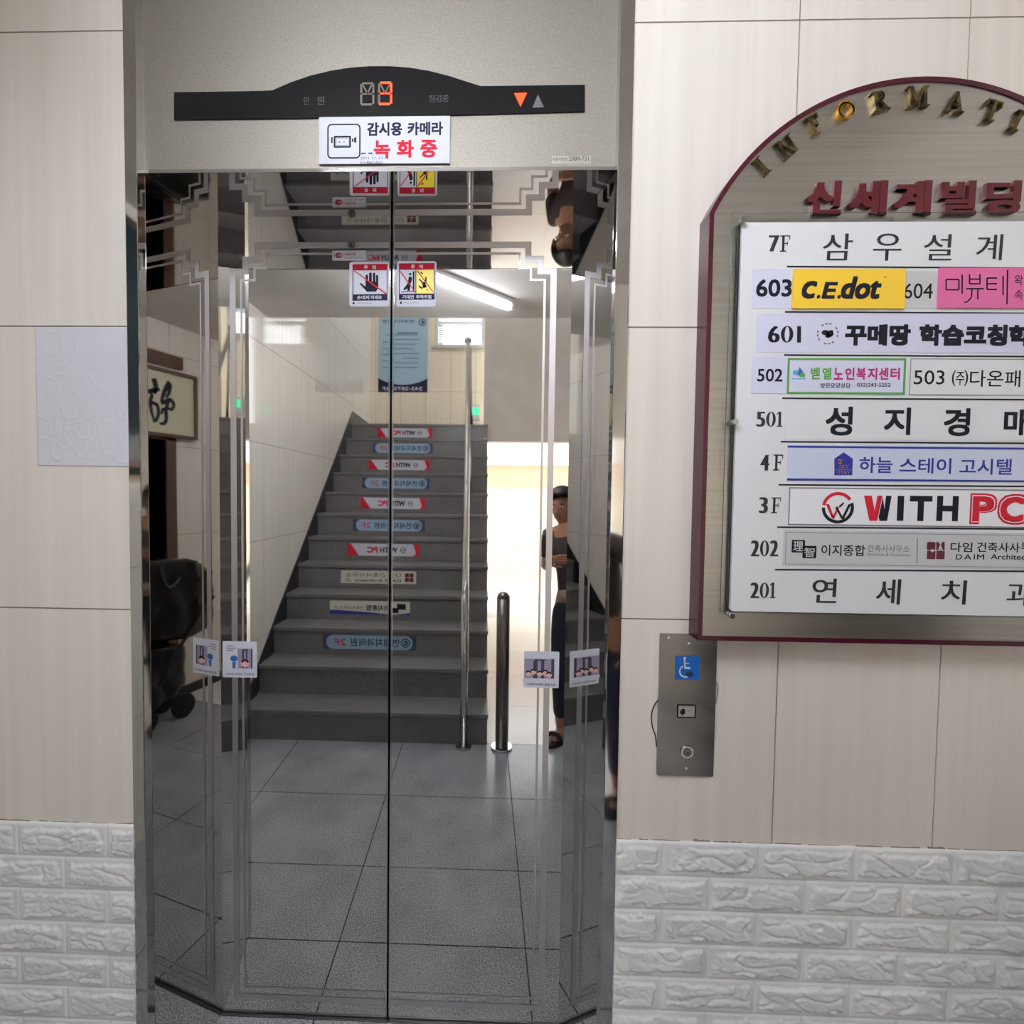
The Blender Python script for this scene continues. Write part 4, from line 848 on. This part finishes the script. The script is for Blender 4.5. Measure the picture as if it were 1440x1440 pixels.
# doorway, framed calligraphy and the black cart at the right wall
dw = struct(boxes('door_3', [((XR-.012, -1.19, 0), (XR+.14, -1.265, 1.82)), ((XR-.012, -.5, 0), (XR+.14, -.43, 1.82)), ((XR-.012, -1.265, 1.74), (XR+.14, -.43, 1.82))], wood))
pf = empty('calligraphy_frame', (XR, -1.1, 1.76)); tag(pf, 'framed brush calligraphy hanging over the doorway in the right wall', 'picture')
fy0, fy1, fz0, fz1 = -1.412, -.78, 1.757, 2.192
bm = bmesh.new()
for a, b in (((fy0, fz0), (fy1, fz0+.022)), ((fy0, fz1-.022), (fy1, fz1)), ((fy0, fz0+.022), (fy0+.022, fz1-.022)), ((fy1-.022, fz0+.022), (fy1, fz1-.022))): add_box(bm, (XR-.013, a[0], a[1]), (XR-.042, b[0], b[1]), .003)
bm_obj('frame', bm, wood, pf); box('paper', (XR-.013, fy0+.01, fz0+.01), (XR-.026, fy1-.01, fz1-.01), paper_old, pf)
box('beam_rail', (XR-.001, -1.31, 2.215), (XR-.03, -.7, 2.295), wood); bpy.data.objects['beam_rail'].name = 'picture_rail'
tag(bpy.data.objects['picture_rail'], 'brown wooden rail on the wall above the framed calligraphy', 'rail')
# the brushed character, laid on the paper as ink
def brush(bm, pts, wd):
    def mp_(x, y):
        t = (y-(150+.25*(x-60)))/((620+.16*(x-60))-(150+.25*(x-60))); return (-1.05+(x-60)/345*(-1.412+1.05), 2.19-t*.433)
    P_ = [Vector(mp_(*p)) for p in pts]; Q = []
    for k in range(len(P_)-1):
        for m_ in range(6): Q.append(P_[k].lerp(P_[k+1], m_/6))
    Q.append(P_[-1])
    for _ in range(3): Q = [Q[0]]+[(Q[k-1]+Q[k]*2+Q[k+1])/4 for k in range(1, len(Q)-1)]+[Q[-1]]
    L_ = []
    for k, p in enumerate(Q):
        d = (Q[min(k+1, len(Q)-1)]-Q[max(k-1, 0)]).normalized(); n_ = Vector((-d.y, d.x)); w_ = wd*.00105*(.55+.45*sin(pi*min(1, .25+.8*k/len(Q))))/2
        L_.append((bm.verts.new((XR-.0268, *(p+n_*w_))), bm.verts.new((XR-.0268, *(p-n_*w_)))))
    for a, b in zip(L_, L_[1:]): bm.faces.new((a[0], a[1], b[1], b[0]))
bm = bmesh.new()
for pts, wd in (([(100, 240), (115, 290), (105, 345)], 36), ([(62, 332), (140, 312)], 30), ([(90, 345), (75, 400), (85, 470), (100, 522)], 24), ([(85, 400), (125, 420), (132, 480), (112, 530), (92, 528)], 24),
                ([(208, 262), (170, 330), (148, 402)], 30), ([(185, 292), (216, 282), (206, 340), (182, 372)], 28), ([(148, 412), (212, 380), (243, 420), (222, 458), (190, 440)], 26), ([(202, 390), (180, 450), (184, 525), (166, 550), (135, 546)], 27), ([(162, 440), (150, 484)], 18)): brush(bm, pts, wd)
bm_obj('brush_character', bm, ink, pf, smooth='keep')
ct = empty('hand_cart', (1.08, -1.05, 0)); tag(ct, 'black wheeled cart with a sagging black cover by the right doorway', 'cart')
CX_, CY_ = .1, .22
def blob(name, pts, par, m, sub=2, noise_amt=.012):
    bm = bmesh.new()
    for p in pts: bm.verts.new(p)
    bmesh.ops.convex_hull(bm, input=bm.verts[:])
    me = bpy.data.meshes.new(name); bm.to_mesh(me); bm.free(); o = bpy.data.objects.new(name, me); COL.objects.link(o)
    md = o.modifiers.new('s', 'SUBSURF'); md.subdivision_type = 'SIMPLE'; md.levels = 4; md2 = o.modifiers.new('b', 'SMOOTH'); md2.factor = .5; md2.iterations = 4
    dg = bpy.context.evaluated_depsgraph_get(); me2 = bpy.data.meshes.new_from_object(o.evaluated_get(dg)); bpy.data.objects.remove(o)
    for v in me2.vertices:
        n_ = noise.fractal(v.co*9, 1, 2, 3); v.co += v.normal*n_*noise_amt
    for p in me2.polygons: p.use_smooth = True
    return link(name, me2, m, par)
blob('cover', [(x+CX_, y+CY_, z) for x, y, z in [(.86, -1.02, 1.0), (1.1, -1.02, .98), (.86, -1.3, 1.0), (1.1, -1.3, .95), (.88, -1.52, .89), (1.08, -1.52, .88), (.9, -1.53, .52), (1.08, -1.53, .5), (.86, -1.02, .55), (1.1, -1.02, .52), (.86, -1.3, .48), (1.1, -1.28, .46)]], ct, black_leather)
blob('lower_bag', [(x+CX_, y+CY_, z) for x, y, z in [(.84, -.95, .5), (1.08, -.95, .5), (.86, -1.28, .46), (1.08, -1.3, .44), (.86, -1.3, .2), (1.06, -1.3, .2), (.84, -.98, .1), (1.06, -.98, .1)]], ct, black_leather)
for y in (-1.02, -1.28):
    for x in (.88, 1.06):
        cyl('wheel', (x+CX_-.015, y+CY_, .075), (x+CX_+.015, y+CY_, .075), .075, mat('tyre', (20, 20, 21), .7), ct)
for x in (.86, 1.09): tube('frame_tube', [(a_+CX_, b_+CY_, c_) for a_, b_, c_ in [(x, -1.0, .1), (x, -1.1, .3), (x, -1.3, .52), (x, -1.5, .72)]], .011, mat('dark_tube', (60, 60, 62), .3, 1), ct)
for y in (-1.12, -1.36): tube('strap', [(a_+CX_, b_+CY_, c_) for a_, b_, c_ in [(.85, y, .97), (.842, y, .86), (.845, y-.06, .82), (.85, y-.12, .88)]], .008, mat('strap_grey', (60, 60, 64), .5), ct)
# dark glazed notice frame on the stair wall beside the lift
nf = empty('notice_frame', (XL, -.93, 1.5)); tag(nf, 'tall dark framed glass notice board on the left lobby wall', 'notice board')
na, nbb = -1.12, -.76
box('board', (XL+.001, na, 1.5), (XL+.022, nbb, 2.4), mat('dark_teal', (24, 44, 52), .1), nf)
boxes('frame', [((XL+.001, na-.03, 1.47), (XL+.03, na, 2.43)), ((XL+.001, nbb, 1.47), (XL+.03, nbb+.03, 2.43)), ((XL+.001, na, 1.47), (XL+.03, nbb, 1.5)), ((XL+.001, na, 2.4), (XL+.03, nbb, 2.43))], paint_dark, nf)

# ------------------------------------------------------------------ the person beside the camera
def skin_mesh(name, verts, edges, radii, root, m, parent=None, levels=2, boxy=None):
    me = bpy.data.meshes.new(name); me.from_pydata(verts, edges, []); o = bpy.data.objects.new(name, me); COL.objects.link(o)
    o.modifiers.new('skin', 'SKIN'); md = o.modifiers.new('sub', 'SUBSURF'); md.levels = levels; md.render_levels = levels
    sk_ = me.skin_vertices[0].data
    for i, r in enumerate(radii): sk_[i].radius = (r, r) if not isinstance(r, tuple) else r
    for i in range(len(verts)): sk_[i].use_root = (i == root)
    dg = bpy.context.evaluated_depsgraph_get(); me2 = bpy.data.meshes.new_from_object(o.evaluated_get(dg)); bpy.data.objects.remove(o)
    for p in me2.polygons: p.use_smooth = True
    return link(name, me2, m, parent)
skin_m = mat('skin', (178, 128, 104), .5); hair_m = mat('black_hair', (18, 16, 17), .45); shirt_m = mat('dark_brown_shirt', (64, 54, 52), .8); trs = mat('navy_trousers', (34, 38, 56), .8); hem = mat('pale_undershirt', (176, 152, 142), .8); sand = mat('black_sandal', (20, 19, 20), .5)
PX, PY, PS = .55, -1.34, 1.06
TH = radians(30)
def L2W(p):
    x, y, z = (q*PS for q in p); return (PX+x*cos(TH)-y*sin(TH), PY+x*sin(TH)+y*cos(TH), z)
pr = empty('person', (PX, PY, 0)); tag(pr, 'person in dark brown shirt and navy trousers beside the stairs, hand at waist', 'person')
J = dict(pelvis=(0, 0, .74), waist=(0, .005, .86), chest=(-.02, .0, 1.02), neckb=(-.055, .0, 1.145), neck=(-.075, .01, 1.185), head=(-.095, .02, 1.255), crown=(-.1, .02, 1.33),
         hipL=(-.078, 0, .70), kneeL=(-.085, .02, .40), ankL=(-.092, -.01, .075), heelL=(-.092, -.03, .03), toeL=(-.085, .11, .022),
         hipR=(.078, 0, .70), kneeR=(.09, .02, .40), ankR=(.1, -.01, .075), heelR=(.1, -.03, .03), toeR=(.115, .11, .022),
         shL=(-.165, .0, 1.105), elL=(-.2, -.03, .92), wrL=(-.125, .13, .99), shR=(.125, .0, 1.10), elR=(.19, -.03, .89), wrR=(.16, .1, .74))
names_ = list(J); idx = {k: i for i, k in enumerate(names_)}
ed = [('pelvis', 'waist'), ('waist', 'chest'), ('chest', 'neckb'), ('neckb', 'neck'), ('neck', 'head'), ('head', 'crown'), ('pelvis', 'hipL'), ('hipL', 'kneeL'), ('kneeL', 'ankL'), ('ankL', 'heelL'), ('heelL', 'toeL'),
      ('pelvis', 'hipR'), ('hipR', 'kneeR'), ('kneeR', 'ankR'), ('ankR', 'heelR'), ('heelR', 'toeR'), ('neckb', 'shL'), ('shL', 'elL'), ('elL', 'wrL'), ('neckb', 'shR'), ('shR', 'elR'), ('elR', 'wrR')]
rad = dict(pelvis=(.12, .105), waist=(.11, .095), chest=(.12, .1), neckb=.055, neck=.042, head=(.064, .076), crown=.052, hipL=.075, kneeL=.05, ankL=.033, heelL=.03, toeL=.024, hipR=.075, kneeR=.05, ankR=.033, heelR=.03, toeR=.024, shL=.05, elL=.035, wrL=.024, shR=.05, elR=.035, wrR=.024)
Vb = [L2W(J[k]) for k in names_]; Eb = [(idx[a], idx[b]) for a, b in ed]; Rb = [rad[k] for k in names_]
# hands: five finger chains on each wrist
def hand_chain(wr, fwd, side, up, bend):
    w_ = Vector(J[wr]); f = Vector(fwd).normalized(); s = Vector(side).normalized(); u = Vector(up).normalized()
    palm = w_+f*.045; base = len(Vb); Vb.append(L2W(palm)); Rb.append((.026, .014)); Eb.append((idx[wr], base))
    for i, (off, ln) in enumerate(((-.022, .052), (-.008, .06), (.007, .057), (.02, .045))):
        a = palm+f*.022+s*off; b_ = a+f*ln*.5-u*bend*ln*.3; c = b_+f*ln*.35-u*bend*ln*.55
        k = len(Vb); Vb.extend([L2W(a), L2W(b_), L2W(c)]); Rb.extend([.0085, .008, .0068]); Eb.extend([(base, k), (k, k+1), (k+1, k+2)])
    a = w_+f*.02-s*.028; b_ = a+f*.03-s*.014-u*.006; c = b_+f*.024+s*.002-u*.01
    k = len(Vb); Vb.extend([L2W(a), L2W(b_), L2W(c)]); Rb.extend([.0105, .009, .0075]); Eb.extend([(base, k), (k, k+1), (k+1, k+2)])
hand_chain('wrL', (.9, .25, .1), (0, .25, 1), (-.5, .8, 0), .9); hand_chain('wrR', (-.1, .35, -1), (.1, 1, .3), (1, 0, 0), .7)
body = skin_mesh('body', Vb, Eb, Rb, idx['pelvis'], skin_m, pr)
hc = Vector(J['head'])
def ell(name, c, r, m, par, seg=14, rot=None):
    bm = bmesh.new(); bmesh.ops.create_uvsphere(bm, u_segments=seg*2, v_segments=seg, radius=1)
    for v in bm.verts: v.co = Vector(L2W((c[0]+v.co.x*r[0], c[1]+v.co.y*r[1], c[2]+v.co.z*r[2])))
    return bm_obj(name, bm, m, par, True)
# hair: a cap around the back, sides and top of the head
bm = bmesh.new(); bmesh.ops.create_uvsphere(bm, u_segments=28, v_segments=18, radius=1)
bmesh.ops.delete(bm, geom=[v for v in bm.verts if (v.co.y > .35 and v.co.z < .35) or v.co.z < -.55], context='VERTS')
for v in bm.verts: v.co = Vector(L2W((hc.x-.002+v.co.x*.083, hc.y-.008+v.co.y*.096, hc.z+.03+v.co.z*.098)))
hr_ = bm_obj('hair', bm, hair_m, pr, True); sd = hr_.modifiers.new('thick', 'SOLIDIFY'); sd.thickness = .012
for s in (-1, 1):
    ell('eye', (hc.x+s*.027, hc.y+.069, hc.z+.008), (.010, .006, .006), mat('eye_white', (230, 226, 220), .3), pr, 8); ell('pupil', (hc.x+s*.027, hc.y+.0745, hc.z+.008), (.005, .003, .005), hair_m, pr, 6)
    ell('ear', (hc.x+s*.073, hc.y-.004, hc.z-.002), (.009, .018, .026), skin_m, pr, 8)
    ell('eyebrow', (hc.x+s*.028, hc.y+.070, hc.z+.026), (.015, .005, .0035), hair_m, pr, 6)
ell('nose', (hc.x, hc.y+.078, hc.z-.016), (.011, .014, .018), skin_m, pr, 8); ell('mouth', (hc.x, hc.y+.069, hc.z-.043), (.020, .007, .005), mat('lips', (146, 84, 78), .5), pr, 8)
def garment(name, keys, edges, extra, m, root, over=None):
    ii = {k: n for n, k in enumerate(keys)}; pos_ = [L2W((over or {}).get(k, J[k])) for k in keys]
    rr = [tuple(a+extra for a in rad[k]) if isinstance(rad[k], tuple) else rad[k]+extra for k in keys]
    return skin_mesh(name, pos_, [(ii[a], ii[b]) for a, b in edges], rr, ii[root], m, pr)
garment('shirt', ['pelvis', 'waist', 'chest', 'neckb', 'shL', 'elL', 'shR', 'elR'], [('pelvis', 'waist'), ('waist', 'chest'), ('chest', 'neckb'), ('neckb', 'shL'), ('shL', 'elL'), ('neckb', 'shR'), ('shR', 'elR')], .014, shirt_m, 'pelvis',
        dict(elL=(-.195, -.02, .97), elR=(.178, -.02, .95), neckb=(-.05, 0, 1.13), pelvis=(0, 0, .77)))
garment('tunic_hem', ['pelvis', 'waist'], [('pelvis', 'waist')], .026, hem, 'pelvis', dict(pelvis=(0, 0, .74), waist=(-.01, 0, .88)))
garment('trousers', ['pelvis', 'waist', 'hipL', 'kneeL', 'ankL', 'hipR', 'kneeR', 'ankR'], [('pelvis', 'waist'), ('pelvis', 'hipL'), ('hipL', 'kneeL'), ('kneeL', 'ankL'), ('pelvis', 'hipR'), ('hipR', 'kneeR'), ('kneeR', 'ankR')], .010, trs, 'pelvis', dict(waist=(0, 0, .79), ankL=(-.09, -.005, .10), ankR=(.098, -.005, .10)))
for s, k in ((-1, 'L'), (1, 'R')):
    t_ = Vector(J['toe'+k]); h_ = Vector(J['heel'+k])
    bm = bmesh.new(); c0 = (t_+h_)/2
    pts = [(c0.x+.05*sin(2*pi*i/24)*(1.0 if cos(2*pi*i/24) > 0 else .8), c0.y+.008+.112*cos(2*pi*i/24)) for i in range(24)]
    A = [bm.verts.new(L2W((x, y, .0))) for x, y in pts]; B = [bm.verts.new(L2W((x, y, .018))) for x, y in pts]
    bm.faces.new(A[::-1]); bm.faces.new(B)
    for i in range(24): bm.faces.new((A[i], A[(i+1) % 24], B[(i+1) % 24], B[i]))
    sn = bm_obj('sandal', bm, sand, pr)
    tube('sandal_strap', [L2W((c0.x-.05, c0.y+.05, .012)), L2W((c0.x-.03, c0.y+.05, .056)), L2W((c0.x+.03, c0.y+.05, .056)), L2W((c0.x+.05, c0.y+.05, .012))], .012, sand, sn)
